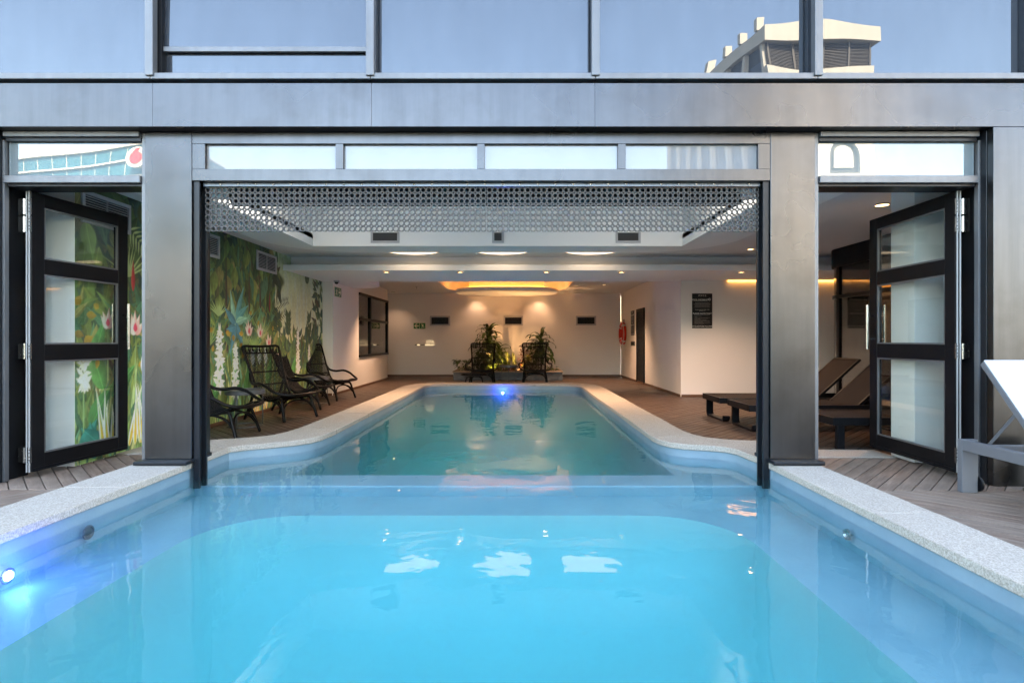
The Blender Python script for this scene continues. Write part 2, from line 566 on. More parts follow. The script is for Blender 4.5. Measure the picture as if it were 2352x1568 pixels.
for k in range(0, 9):
    a = R(90 - 90 * k / 8)
    PAIR.append(((0.70 + 0.6 * math.cos(a), 10.9 + 0.6 * math.sin(a)), (0.70 + 1.0 * math.cos(a), 10.9 + 1.0 * math.sin(a))))
PAIR += [((1.30, 8.0), (1.70, 8.0)), ((1.30, 5.45), (1.70, 5.55)), ((1.302, 5.2), (1.735, 5.33)), ((1.325, 5.03), (1.80, 5.18)), ((1.39, 4.90), (1.93, 5.07)),
         ((1.50, 4.82), (2.08, 5.02)), ((1.684, 4.76), (2.22, 4.99)), ((1.80, 4.70), (2.30, 4.95)), ((1.86, 4.60), (2.33, 4.80)),
         ((1.89, 4.30), (2.30, 4.30)), ((1.905, 4.05), (2.24, 4.05)), ((1.905, -1.6), (2.24, -1.6))]
def lerp2(p, q, t): return (p[0] + (q[0] - p[0]) * t, p[1] + (q[1] - p[1]) * t)
INN = [lerp2(a, b, 0.04) for a, b in PAIR]
OUT = [lerp2(a, b, 0.95) for a, b in PAIR]

def ring_solid(mb, A, B, z0, z1):
    n = len(A)
    vs = [(p[0], p[1], z1) for p in A] + [(p[0], p[1], z1) for p in B] + [(p[0], p[1], z0) for p in A] + [(p[0], p[1], z0) for p in B]
    fs = []
    for i in range(n - 1):
        fs += [(i, i+1, n+i+1, n+i), (2*n+i, 3*n+i, 3*n+i+1, 2*n+i+1), (i, 2*n+i, 2*n+i+1, i+1), (n+i, n+i+1, 3*n+i+1, 3*n+i)]
    fs += [(0, n, 3*n, 2*n), (n-1, 3*n-1, 4*n-1, 2*n-1)]
    mb.add(vs, fs)
pw_ = MB()
ring_solid(pw_, INN, OUT, -1.15, ZC - 0.051)
pw_.box(-2.84, 2.23, -2.0, -1.6, -1.15, ZC - 0.051)
struct(pw_.build('pool_wall', 'pool_plaster', smooth=35))

pf = MB()
# shallow bench round the outdoor basin, basin floor, sill under the facade, indoor floor
cx, cyy = -0.30, 1.3
hole = rrect(-2.0, 1.41, -1.2, 3.73, 0.55, 10)
def to_rect(p, x0, x1, y0, y1):
    dx, dy = p[0] - cx, p[1] - cyy
    t = 1e9
    if dx > 1e-9: t = min(t, (x1 - cx) / dx)
    if dx < -1e-9: t = min(t, (x0 - cx) / dx)
    if dy > 1e-9: t = min(t, (y1 - cyy) / dy)
    if dy < -1e-9: t = min(t, (y0 - cyy) / dy)
    return (cx + dx * t, cyy + dy * t)
ZB, ZF, ZI = -0.13, -0.85, -1.05
hole2 = []
for i in range(len(hole)):                      # extra points so the ring follows the rectangle corners
    a, b_ = hole[i], hole[(i + 1) % len(hole)]
    m = 12 if math.dist(a, b_) > 0.5 else 1
    hole2 += [lerp2(a, b_, k / m) for k in range(m)]
# corner rays
outer = [to_rect(p, -2.52, 1.97, -1.62, 4.20) for p in hole2]
nh = len(hole2)
vs = [(p[0], p[1], ZB) for p in hole2] + [(p[0], p[1], ZB) for p in outer] + [(p[0] * 0.985, p[1] * 0.985 + 0.02, ZF) for p in hole2]
fs = []
for i in range(nh):
    j = (i + 1) % nh
    fs.append((i, j, nh + j, nh + i))
pf.add(vs[:2 * nh], fs)
pb = MB(); rings = []                              # coved basin: the wall rolls softly into the floor
for k in range(9):
    t = math.pi / 2 * k / 8; ins = 0.75 * (1 - math.cos(t)); dz = (ZB - ZF) * math.sin(t)
    fx_, fy_ = 1 - ins / 1.9, 1 - ins / 2.6
    rings.append([(-0.295 + (p[0] + 0.295) * fx_, 1.265 + (p[1] - 1.265) * fy_, ZB - dz) for p in hole2])
pb.v = [q for r_ in rings for q in r_]
pb.f = [(k * nh + i, k * nh + (i + 1) % nh, (k + 1) * nh + (i + 1) % nh, (k + 1) * nh + i) for k in range(8) for i in range(nh)] + [tuple(range(8 * nh, 9 * nh))]
struct(pb.build('basin_floor', 'basin_plaster', smooth=True))
for (qx, qy) in ((-2.52, -1.62), (1.97, -1.62), (1.97, 4.20), (-2.52, 4.20)):   # fill the four corner triangles
    near = sorted(range(nh), key=lambda i: math.dist(outer[i], (qx, qy)))[:2]
    pf.add([(qx, qy, ZB - 0.001), (*outer[near[0]], ZB - 0.001), (*outer[near[1]], ZB - 0.001)], [(0, 1, 2)])
struct(pf.build('pool_floor', 'pool_plaster', smooth=30))
ps = MB(); ps.box(-2.52, 1.97, 4.19, 4.53, -1.1, -0.05)
ps.box(-2.52, -1.87, 4.531, 5.25, -1.1, -0.052); ps.box(1.315, 1.97, 4.531, 5.15, -1.1, -0.052)
struct(ps.build('pool_sill', 'pool_plaster', bevel=0.012))
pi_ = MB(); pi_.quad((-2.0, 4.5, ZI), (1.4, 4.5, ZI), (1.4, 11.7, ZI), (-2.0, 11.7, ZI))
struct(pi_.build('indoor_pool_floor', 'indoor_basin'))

wl = [lerp2(a, b, 0.3) for a, b in PAIR] + [(2.0, -1.7), (-2.6, -1.7)]
wm = MB(); wm.prism(wl, -1.12, ZW)
struct(wm.build('pool_water', 'water'), None)

# ---- coping stones, each its own slab
coping = tag(struct(bpy.data.objects.new('pool_coping', None)))
COL.objects.link(coping)
def along(A, n):
    """resample the pair path by inner length"""
    return A
def pair_at(s):
    i = 0
    while i < len(CUM) - 2 and CUM[i + 1] < s: i += 1
    t = (s - CUM[i]) / max(1e-9, CUM[i + 1] - CUM[i])
    return lerp2(PAIR[i][0], PAIR[i + 1][0], t), lerp2(PAIR[i][1], PAIR[i + 1][1], t)
CUM = [0]
for i in range(len(PAIR) - 1):
    CUM.append(CUM[-1] + 0.5 * (math.dist(PAIR[i][0], PAIR[i + 1][0]) + math.dist(PAIR[i][1], PAIR[i + 1][1])))
s = 0.0; stops = [0.0]
while s < CUM[-1] - 1.9:
    s += random.uniform(1.15, 1.5); stops.append(s)
stops.append(CUM[-1])
for a, b_ in zip(stops[:-1], stops[1:]):
    a2, b2 = a + 0.0015, b_ - 0.0015
    ss = [a2] + [c for c in CUM if a2 < c < b2] + [b2]
    A, B = zip(*[pair_at(q) for q in ss])
    mb = MB(); dz = random.uniform(-0.0015, 0.0015)
    ring_solid(mb, A, B, ZC - 0.05, ZC + dz)
    mb.build('coping_stone', 'granite', coping, bevel=0.006, smooth=35)
mb = MB(); mb.box(-2.85, 2.24, -2.0, -1.601, ZC - 0.05, ZC); mb.build('coping_stone', 'granite', coping, bevel=0.006)

# flush stone bands in the floor just inside the two doorways
for nm, x0, x1, y0, y1 in (('stone_threshold', -4.15, -2.96, 5.10, 5.44), ('stone_threshold', 2.34, 3.47, 4.95, 5.30)):
    mb = MB(); mb.box(x0, x1, y0, y1, -0.03, 0.008)
    struct(mb.build(nm, 'granite', bevel=0.004))

# ---- decks: real boards laid at 45 degrees
def clip(poly, a, b, c):
    """keep a*x+b*y<=c"""
    out = []
    for i in range(len(poly)):
        p, q = poly[i], poly[(i + 1) % len(poly)]
        dp, dq = a*p[0] + b*p[1] - c, a*q[0] + b*q[1] - c
        if dp <= 0: out.append(p)
        if dp * dq < 0:
            t = dp / (dp - dq); out.append(lerp2(p, q, t))
    return out
def deck(name, regions, mat, pitch=0.094, gap=0.006):
    """regions: (x0,x1,y0,y1,sign): boards run along (sign,1)/sqrt2"""
    root = struct(bpy.data.objects.new(name, None)); COL.objects.link(root)
    for (x0, x1, y0, y1, sg) in regions:
        mb = MB(); mb.box(x0, x1, y0, y1, -0.07, -0.045); mb.build('deck_joist', 'joist_dark', root)
        d = Vector((sg, 1)).normalized(); nn = Vector((d.y, -d.x))
        cs = [nn.x * x + nn.y * y for x in (x0, x1) for y in (y0, y1)]
        k0 = math.floor(min(cs) / pitch); k1 = math.ceil(max(cs) / pitch)
        ang = math.atan2(d.y, d.x)
        ca, sa = math.cos(-ang), math.sin(-ang)
        for k in range(k0, k1 + 1):
            m0, m1 = k * pitch + gap / 2, (k + 1) * pitch - gap / 2
            big = 40
            base = [nn * m0 - d * big, nn * m1 - d * big, nn * m1 + d * big, nn * m0 + d * big]
            poly = [(p.x, p.y) for p in base]
            for (a, b_, c) in ((-1, 0, -x0), (1, 0, x1), (0, -1, -y0), (0, 1, y1)):
                if poly: poly = clip(poly, a, b_, c)
            if len(poly) < 3: continue
            area = 0.5 * abs(sum(poly[i-1][0]*poly[i][1] - poly[i][0]*poly[i-1][1] for i in range(len(poly))))
            if area < 0.004: continue
            mx_ = sum(p[0] for p in poly) / len(poly); my_ = sum(p[1] for p in poly) / len(poly)
            loc = [((p[0]-mx_)*ca - (p[1]-my_)*sa, (p[0]-mx_)*sa + (p[1]-my_)*ca) for p in poly]
            mb = MB(); mb.prism(loc, -0.025, 0)
            o = mb.build('deck_board', mat, None)
            o.parent = root
            o.location = (mx_, my_, random.uniform(-0.0015, 0.001)); o.rotation_euler = (0, 0, ang)
            bv = o.modifiers.new('edge', 'BEVEL'); bv.width = 0.003; bv.segments = 1
    return root
deck('outdoor_deck', [(2.16, 4.9, 0.4, 3.872, -1), (2.16, 4.9, 3.88, 4.945, 1), (-4.9, -2.78, 0.4, 3.902, 1), (-4.9, -2.78, 3.91, 5.095, -1)], 'deck_outdoor')
deck('indoor_deck_right', [(2.26, 8.0, 4.948, 5.5, 1), (1.66, 8.0, 5.505, 10.29, 1), (1.60, 3.11, 10.295, 11.8, 1)], 'deck_indoor')
deck('indoor_deck_left', [(-3.75, -2.9, 5.445, 5.5, -1), (-3.75, -2.2, 5.505, 11.8, -1)], 'deck_indoor')
deck('indoor_deck_back', [(-6.0, -0.28, 11.805, 16.2, -1), (-0.275, 3.11, 11.805, 16.2, 1)], 'deck_indoor')

# =================================================================== THE BUILDING FRONT
YF, YP, YD = 3.98, 4.08, 4.22         # fascia, posts, door plane
ZS, ZT = 2.63, 2.96                   # soffit height, top of fascia
B = thing('hotel_building', 'steel clad building front with glazed upper floor above the pool opening', 'building', (0, 4.4, 0), world=True)

# fascia in sheets, each butted to the next
xs = [-6.5, -2.66, -1.06, 0.575, 6.5]
for a, b_ in zip(xs[:-1], xs[1:]):
    mb = MB(); mb.box(a + 0.0006, b_ - 0.0006, YF, 4.30, ZS, ZT - 0.012)
    mb.build('fascia_sheet', 'zinc_cladding', B, bevel=0.0015)
# posts either side of the opening
for x0, x1 in ((-2.787, -2.435), (1.906, 2.242)):
    mb = MB(); mb.box(x0, x1, YP, 4.33, ZC + 0.03, ZS - 0.002)
    p = mb.build('post', 'zinc_cladding', B, bevel=0.004)
    mb = MB(); mb.prism([(x0 - 0.02, YP - 0.10), (x1 + 0.02, YP - 0.10), (x1 + 0.01, 4.34), (x0 - 0.01, 4.34)], ZC + 0.002, ZC + 0.03)
    o = mb.build('base_plate', 'dark_steel', p, bevel=0.006)
    # thin flange on the doorway side
    fx = x0 - 0.03 if x0 < 0 else x1
    mb = MB(); mb.box(fx, fx + 0.03, YP + 0.012, 4.30, 0.0, ZS - 0.003)
    mb.build('flange', 'mullion_metal', p, bevel=0.003)
    # guide channel of the roller door, runs down into the water
    gx = -2.433 if x0 < 0 else 1.904
    sg = 1 if x0 < 0 else -1
    mb = MB()
    mb.box(min(gx, gx + sg*0.045), max(gx, gx + sg*0.045), 4.10, 4.12, -0.048, 2.265)
    mb.box(min(gx, gx + sg*0.012), max(gx, gx + sg*0.012), 4.12, 4.19, -0.048, 2.265)
    mb.box(min(gx, gx + sg*0.045), max(gx, gx + sg*0.045), 4.19, 4.21, -0.048, 2.265)
    mb.build('guide_channel', 'dark_steel', p, bevel=0.002)
# outer piers
for x0, x1 in ((-6.5, -3.885), (3.49, 6.5)):
    mb = MB(); mb.box(x0, x1, YF, 4.034, 0.003, ZS - 0.002)
    mb.build('pier', 'zinc_cladding' , B, bevel=0.004)
# door frames: stepped jambs, head, transom bar, transom glass
def bay(x0, x1, hinge_left):
    jx = [(x0 - 0.03, x0 + 0.03, 4.035, 4.14), (x0 + 0.03, x0 + 0.045, 4.085, 4.125)] if hinge_left else [(x1 - 0.03, x1 + 0.03, 4.035, 4.14), (x1 - 0.045, x1 - 0.03, 4.085, 4.125)]
    fr = MB(); fr.box(*jx[0], 0.003, ZS - 0.004)
    f = fr.build('door_frame', 'mullion_metal' if False else 'dark_steel', B, bevel=0.003)
    bx_ = (x0 - 0.12, x0 + 0.005) if hinge_left else (x1 - 0.005, x1 + 0.12)
    MB().box(*bx_, 4.141, 4.33, 0.003, ZS - 0.005).build('jamb_back', 'black_metal', f)
    fr = MB(); fr.box(*jx[1], 0.003, ZS - 0.06); fr.build('jamb_step', 'mullion_metal', f, bevel=0.002)
    a, b_ = (x0 + 0.056, x1 - 0.002) if hinge_left else (x0 + 0.002, x1 - 0.056)
    fr = MB(); fr.box(a, b_, 4.06, 4.27, 2.59, ZS - 0.003); fr.build('frame_head', 'mullion_metal', f, bevel=0.003)
    fr = MB(); fr.box(a, b_, 4.085, 4.26, 2.562, 2.5895); fr.build('frame_head', 'dark_steel', f, bevel=0.002)
    fr = MB(); fr.box(a, b_, 4.07, 4.27, 2.247, 2.302); fr.build('transom_bar', 'mullion_metal', f, bevel=0.004)
    fr = MB(); fr.box(a, b_, 4.10, 4.27, 2.226, 2.2468); fr.build('transom_bar', 'dark_steel', f, bevel=0.003)
    gl = MB(); gl.box(a, b_, 4.115, 4.123, 2.302, 2.562); gl.build('transom_pane', 'transom_mirror', f)
coated('transom_mirror', (0.115, 0.145, 0.155), 0.145, (0.95, 0.98, 1.0), 0.004)
bay(-3.89, -2.817, True)
bay(2.272, 3.515, False)
# four-light transom window over the opening
tx = [(-2.337, -1.358), (-1.299, -0.294), (-0.238, 0.764), (0.822, 1.815)]
zt0, zt1 = 2.353, 2.543
mb = MB()
mb.box(-2.434, 1.905, YP + 0.004, 4.30, zt1, ZS - 0.003)
mb.box(-2.434, 1.905, YP + 0.004, 4.30, 2.266, zt0)
edges = [-2.434] + [q for t in tx for q in t] + [1.905]
for i in range(0, len(edges), 2):
    mb.box(edges[i], edges[i + 1], YP + 0.0045, 4.30, zt0, zt1)
tw = mb.build('transom_window', 'zinc_cladding', B, bevel=0.002)
for a, b_ in tx:
    g = MB(); g.box(a, b_, YP + 0.035, YP + 0.043, zt0, zt1); g.build('transom_pane', 'film_glass', tw)
# upper floor: sill rail, mullions with caps, glass panes, one opening sash
zr0, zr1 = ZT + 0.006, ZT + 0.05
xm = [-5.9, -4.30, -2.66, -1.06, 0.575, 2.19, 3.81, 5.4]
for a, b_ in zip(xm[:-1], xm[1:]):
    mb = MB(); mb.box(a + 0.002, b_ - 0.002, YF - 0.03, 4.12, zr0, zr1); mb.build('sill_rail', 'mullion_metal', B, bevel=0.003)
ZTOP = 12.4
for x in xm:
    mb = MB(); mb.box(x - 0.029, x + 0.029, YF - 0.045, YF + 0.012, zr0 + 0.02, ZTOP)
    mu = mb.build('mullion', 'mullion_metal', B, bevel=0.003)
    mb = MB(); mb.box(x - 0.018, x + 0.018, YF + 0.012, 4.12, zr1, ZTOP); mb.build('mullion_web', 'dark_steel', mu, bevel=0.002)
GY = 4.05
levels = [(zr1, 4.95), (5.03, 7.3), (7.38, 9.8), (9.88, ZTOP)]
for li, (z0, z1) in enumerate(levels):
    for i, (a, b_) in enumerate(zip(xm[:-1], xm[1:])):
        if li == 0 and i == 2:      # bay with a horizontal rail and an opening light above it
            zr = 3.218
            mb = MB(); mb.box(a + 0.03, b_ - 0.03, 4.018, 4.046, zr - 0.019, zr + 0.019); mb.build('sash_rail', 'mullion_metal', B, bevel=0.003)
            g = MB(); g.box(a + 0.055, b_ - 0.0185, GY, GY + 0.008, z0, zr - 0.019); g.build('window_pane', 'coated_glass', B)
            g = MB(); zz = zr + 0.019; t = R(1.2); h = z1 - zz
            g.add([(a + 0.055, GY - 0.02, zz), (b_ - 0.0185, GY - 0.02, zz), (b_ - 0.0185, GY - 0.02 + h * math.tan(t), z1), (a + 0.055, GY - 0.02 + h * math.tan(t), z1)], [(0, 1, 2, 3)])
            g.build('window_pane', 'coated_glass', B)
            mb = MB(); mb.box(a + 0.0185, a + 0.054, 4.0, GY + 0.03, z0, z1); mb.build('sash_stile', 'black_metal', B)
        else:
            lean = {3: 0.001, 4: -0.001, 5: -0.0012, 6: -0.0085}.get(i, 0.002 * math.sin(i * 5.1 + li)) * (z1 - z0)
            g = MB(); x0_, x1_ = a + 0.0185, b_ - 0.0185
            g.add([(x0_, GY, z0), (x1_, GY, z0), (x1_, GY + lean, z1), (x0_, GY + lean, z1), (x0_, GY + 0.008, z0), (x1_, GY + 0.008, z0), (x1_, GY + lean + 0.008, z1), (x0_, GY + lean + 0.008, z1)],
                  [(0, 1, 2, 3), (4, 7, 6, 5), (0, 4, 5, 1), (1, 5, 6, 2), (2, 6, 7, 3), (3, 7, 4, 0)])
            g.build('window_pane', 'coated_glass', B)
    if li:
        mb = MB(); mb.box(-5.9, 5.4, YF - 0.02, 4.10, levels[li - 1][1], z0); mb.build('floor_band', 'mullion_metal', B)
mb = MB(); mb.box(-14, 14, 4.125, 24, 3.02, ZTOP); mb.box(-14, -5.93, 4.0, 4.124, 2.96, ZTOP); mb.box(5.43, 14, 4.0, 4.124, 2.96, ZTOP)
mb.build('upper_storeys', 'parapet_dark', B)
for x0, x1 in ((-14, -6.501), (6.501, 14)):
    MB().box(x0, x1, 3.98, 4.4, 0.003, 2.955).build('side_wall', 'zinc_cladding', B)

# ---- glazed doors standing open inward
def door(hx, hy, fx, fy, side, label):
    """side +1: leaf body lies on the -X side of the line (left door), -1: on the +X side"""
    W = math.dist((hx, hy), (fx, fy)); d = Vector((fx - hx, fy - hy, 0)).normalized()
    nrm = Vector((-d.y, d.x, 0)) * (1 if side > 0 else -1)       # away from the passage
    if nrm.x * side > 0: nrm = -nrm
    Mx = Matrix(((d.x, nrm.x, 0, hx), (d.y, nrm.y, 0, hy), (0, 0, 1, 0), (0, 0, 0, 1)))
    def place(mb):
        mb.v = [tuple(Mx @ Vector(p)) for p in mb.v]; return mb
    T = 0.05
    zs = [0.05, 0.181, 0.907, 1.036, 1.589, 1.711, 2.115, 2.22]
    mb = MB(); mb.box(0, 0.105, 0, T, zs[0], zs[7]); mb.box(W - 0.105, W, 0, T, zs[0], zs[7])
    for a, b_ in ((0, 1), (2, 3), (4, 5), (6, 7)):
        mb.box(0.1055, W - 0.1055, 0.002, T - 0.002, zs[a], zs[b_])
    leaf = place(mb).build('glazed_door', 'black_paint', B, bevel=0.003)
    leaf['label'] = label
    for a, b_ in ((1, 2), (3, 4), (5, 6)):
        g = MB(); g.box(0.105, W - 0.105, 0.020, 0.026, zs[a], zs[b_]); place(g).build('pane', 'clear_glass', leaf)
        bd = MB()
        bd.box(0.105, 0.118, 0.004, 0.019, zs[a], zs[b_]); bd.box(W - 0.118, W - 0.105, 0.004, 0.019, zs[a], zs[b_])
        bd.box(0.118, W - 0.118, 0.004, 0.019, zs[a], zs[a] + 0.013); bd.box(0.118, W - 0.118, 0.004, 0.019, zs[b_] - 0.013, zs[b_])
        place(bd).build('glazing_bead', 'bead_grey', leaf)
    for yy in (-0.055, T + 0.055):
        h = MB(); h.tube([(W - 0.055, yy, 0.985), (W - 0.055, yy, 1.405)], 0.016, 16)
        y0, y1 = (yy, 0) if yy < 0 else (T, yy)
        for zz in (1.08, 1.30): h.tube([(W - 0.055, y0, zz), (W - 0.055, y1, zz)], 0.009, 12)
        place(h).build('pull_handle', 'chrome', leaf, smooth=40)
    for zz in (2.10, 1.965, 0.985, 0.185):
        h = MB(); h.box(-0.006, -0.001, -0.002, T, zz - 0.06, zz + 0.06)
        h.box(-0.006, -0.001, T + 0.014, T + 0.06, zz - 0.06, zz + 0.06)
        for q in range(5): h.tube([(-0.006, T + 0.007, zz - 0.06 + q * 0.0242), (-0.006, T + 0.007, zz - 0.06 + q * 0.0242 + 0.0222)], 0.0095, 12)
        for q in (-0.04, -0.015, 0.015, 0.04): h.tube([(-0.006, 0.012, zz + q), (-0.0085, 0.012, zz + q)], 0.0045, 8)
        place(h).build('hinge', 'chrome', leaf, smooth=40)
    sl = MB(); sl.box(-0.008, -0.001, 0.010, 0.018, zs[0], zs[7]); sl.box(-0.008, -0.001, 0.032, 0.040, zs[0], zs[7])
    place(sl).build('brush_seal', 'seal_white', leaf)
    sl = MB(); sl.box(0.01, W - 0.01, -0.006, 0.0, zs[0] + 0.004, zs[0] + 0.03); place(sl).build('bottom_rail', 'black_metal', leaf)
door(-3.742, 4.20, -3.640, 5.10, 1, 'black framed glazed door open in front of the jungle mural')
door(3.385, 4.20, 3.400, 5.24, -1, 'black framed glazed door open beside the indoor sun beds')

# ---- perforated rubber mats hung under the head of the opening
R0 = thing('rubber_mat_screen', 'perforated black rubber ring mats hanging from a riveted rail across the opening', 'screen', (0, 4.18, 2.25), world=True)
mb = MB(); mb.box(-2.385, 1.858, 4.14, 4.15, 2.238, 2.272); rail = mb.build('rail', 'rail_blue', R0, bevel=0.002)
rv = MB().lathe([(0.009, 0), (0.0085, -0.004), (0.005, -0.007), (0.0, -0.008)], (0, 0, 0), 10, 'y').mesh('rivet'); rv.materials.append(M['chrome'])
x = -2.25
while x < 1.8:
    o = bpy.data.objects.new('rivet', rv); COL.objects.link(o); o.parent = rail
    o.matrix_parent_inverse = pw(rail).inverted(); o.location = (x, 4.14, 2.254); x += 0.134
PIT = 0.0422
cuts = [-2.383, -1.783, -0.229, 1.325, 1.856]
def ring_cell(mb, cx_, cz_, p, y0, y1, seg=16, r=0.0162):
    """one ring of the mat: flat octagonal web with a raised collar round a round hole"""
    o = len(mb.v); prof = []
    for (rr, yy) in ((None, y0 + 0.004), (r + 0.0035, y0 + 0.004), (r + 0.003, y0), (r, y0), (r - 0.0008, y1)):
        for k in range(seg):
            a = 2 * math.pi * (k + 0.5) / seg
            if rr is None:
                c_, s_ = math.cos(a), math.sin(a)
                t = (p / 2 - 0.0006) / max(abs(c_), abs(s_)); t = min(t, p * 0.575)
                mb.v.append((cx_ + c_ * t, yy, cz_ + s_ * t))
            else:
                mb.v.append((cx_ + rr * math.cos(a), yy, cz_ + rr * math.sin(a)))
    for i in range(4):
        for k in range(seg):
            l = (k + 1) % seg
            mb.f.append((o + i*seg + k, o + i*seg + l, o + (i+1)*seg + l, o + (i+1)*seg + k))
    # outer edge gives the web its thickness
    e = len(mb.v)
    for k in range(seg):
        q = mb.v[o + k]; mb.v.append((q[0], y1, q[2]))
    for k in range(seg):
        l = (k + 1) % seg
        mb.f.append((o + k, e + k, e + l, o + l))
for a, b_ in zip(cuts[:-1], cuts[1:]):
    nx = round((b_ - a) / PIT); px = (b_ - a - 0.003) / nx
    mb = MB()
    for i in range(nx):
        for j in range(8):
            ring_cell(mb, a + 0.0015 + px * (i + 0.5), 2.238 - PIT * (j + 0.5) + 0.004 * 0, px, 4.160, 4.176)
    o = mb.build('rubber_mat', 'rubber', R0)
    o.rotation_euler = (0, 0, 0)

# =================================================================== INDOOR POOL HALL
def wallbox(name, *boxes, mat='wall_paint'):
    mb = MB()
    for b_ in boxes: mb.box(*b_)
    return struct(mb.build(name, mat, bevel=0.004))
XL = -3.75
wallbox('wall_left', (XL - 0.3, XL - 0.002, 4.62, 10.53, -0.04, 2.98))
wallbox('wall_left_inner', (-4.1, -3.55, 10.532, 12.26, -0.04, 2.5), (-3.75, -3.55, 12.261, 15.0, -0.04, 0.68), (-3.75, -3.55, 12.261, 15.0, 2.15, 2.5))
wallbox('wall_back', (-8, 3.11, 16.2, 16.4, -0.04, 2.98))
wallbox('wall_right_inner', (3.11, 3.3, 10.53, 16.2, -0.04, 2.5))
wallbox('wall_right', (3.11, 8.2, 10.29, 10.529, -0.04, 2.98))
wallbox('wall_side', (8.0, 8.2, 4.3, 10.289, -0.04, 2.98))
wallbox('wall_front', (4.25, 8.0, 4.40, 4.6, 0.001, 2.98), (-8.2, -4.051, 4.63, 4.9, -0.04, 2.98))
wallbox('pillar', (3.475, 4.249, 4.75, 5.05, 0.001, 2.449))
wallbox('wall_corridor', (-8.2, -8.0, 12, 16.2, -0.04, 2.98), (-8.0, -4.101, 12.0, 12.2, -0.04, 2.46), (-8.0, -5.6, 12.2, 15.0, -0.04, 2.46))
# skirtings
mb = MB()
mb.box(-8, 3.10, 16.18, 16.199, 0.0, 0.045); mb.box(3.09, 3.109, 10.31, 16.17, 0.0, 0.045); mb.box(3.12, 7.9, 10.27, 10.289, 0, 0.045)
mb.box(-3.549, -3.53, 10.53, 14.99, 0, 0.045); mb.box(-3.74, -3.56, 10.51, 10.53, 0, 0.045); mb.box(XL, XL + 0.016, 5.45, 10.5, 0, 0.045)
struct(mb.build('skirting', 'skirting_wood', bevel=0.003))
# ceilings
Z1, Z2, Z3 = 2.45, 2.20, 2.46
cm = MB()
cm.box(XL, -2.77, 4.34, 9.05, Z1, Z1 + 0.06); cm.box(2.26, 8.0, 4.34, 9.05, Z1, Z1 + 0.06)
cm.box(-2.769, 2.259, 7.42, 9.05, Z1, Z1 + 0.06); cm.box(-2.769, 2.259, 4.34, 4.95, Z1, Z1 + 0.06)
struct(cm.build('ceiling', 'ceiling_grey'))
# dropped raft ring with rounded rear corners round a raised recess
raft = MB()
ol = rrect(-3.32, 2.86, 4.45, 7.95, 1.1, 14, (0, 0, 1, 1))
ol2 = []
for i in range(len(ol)):
    a, b_ = ol[i], ol[(i + 1) % len(ol)]
    m = 10 if math.dist(a, b_) > 0.5 else 1
    ol2 += [lerp2(a, b_, k / m) for k in range(m)]
ix0, ix1, iy0, iy1 = -2.77, 2.26, 4.95, 7.41
il = [(min(max(p[0], ix0), ix1), min(max(p[1], iy0), iy1)) for p in ol2]
nn_ = len(ol2); zr = 2.35
vs = [(p[0], p[1], zr) for p in ol2] + [(p[0], p[1], zr) for p in il] + [(p[0], p[1], Z1 - 0.001) for p in ol2] + [(p[0], p[1], 2.93) for p in il]
fs = []
for i in range(nn_):
    j = (i + 1) % nn_
    fs += [(i, j, nn_ + j, nn_ + i), (i, 2*nn_ + i, 2*nn_ + j, j), (nn_ + i, nn_ + j, 3*nn_ + j, 3*nn_ + i)]
raft.add(vs, fs)
raft.quad((ix0, iy0, 2.93), (ix1, iy0, 2.93), (ix1, iy1, 2.93), (ix0, iy1, 2.93))
rb = raft.build('ceiling_raft', 'ceiling_paint', smooth=30)
struct(rb)
# unseen light panels in the recess top, inferred from bright patches behind the mats
for x0, x1, lb in ((-2.72, -1.75, 'cream light panel in the ceiling recess at the mural end of the mats'), (1.24, 2.22, 'cream light panel in the ceiling recess at the sun bed end of the mats')):
    tag(MB().box(x0, x1, 4.97, 5.95, 2.912, 2.926).build('recess_light_panel', 'recess_panel'), lb, 'light panel', 'light panels in the ceiling recess')
# air slots in the back of the recess
for x0, x1 in ((-1.95, -1.62), (-0.30, -0.20), (1.38, 1.66)):
    mb = MB(); mb.box(x0, x1, 7.397, 7.409, 2.42, 2.53)
    fr_ = struct(mb.build('air_slot', 'vent_dark'))
    mb = MB(); mb.box(x0 - 0.03, x1 + 0.03, 7.394, 7.408, 2.39, 2.42); mb.box(x0 - 0.03, x0, 7.394, 7.408, 2.42, 2.56); mb.box(x1, x1 + 0.03, 7.394, 7.408, 2.42, 2.56)
    mb.build('slot_frame', 'white_frame', fr_)
# roller door drum hidden behind the mats
mb = MB(); mb.tube([(-2.40, 4.62, 2.28), (1.87, 4.62, 2.28)], 0.075, 20); mb.box(-2.4, 1.87, 4.70, 4.80, 2.335, 2.348)
tag(mb.build('roller_shutter', 'roller_black', smooth=40), 'black rolled-up shutter drum seen through the rubber ring mats', 'shutter')
# bulkhead: fascia, lip, lower soffit with a rounded tongue along the left wall
wallbox('bulkhead', (XL, 8.0, 9.05, 10.289, 2.285, 2.98), mat='ceiling_paint')
lip = MB(); lip.box(XL, 8.0, 8.76, 10.5, Z2, 2.284 - 0.0); 
struct(lip.build('ceiling_lower', 'ceiling_paint', bevel=0.004))
lp = MB(); lp.box(XL + 0.0, 8.0, 8.745, 8.759, 2.19, 2.282); struct(lp.build('cove_lip', 'ceiling_paint'))
tg = MB(); tg.prism([(-3.75, 10.501)] + [(-2.9, 10.501)] + [(-3.33 + 0.43 * math.cos(R(a)), 11.45 + 0.43 * math.sin(R(a))) for a in range(0, 100, 10)] + [(-3.75, 11.88)], Z2 + 0.001, 2.459)
struct(tg.build('ceiling_tongue', 'ceiling_paint', smooth=30))
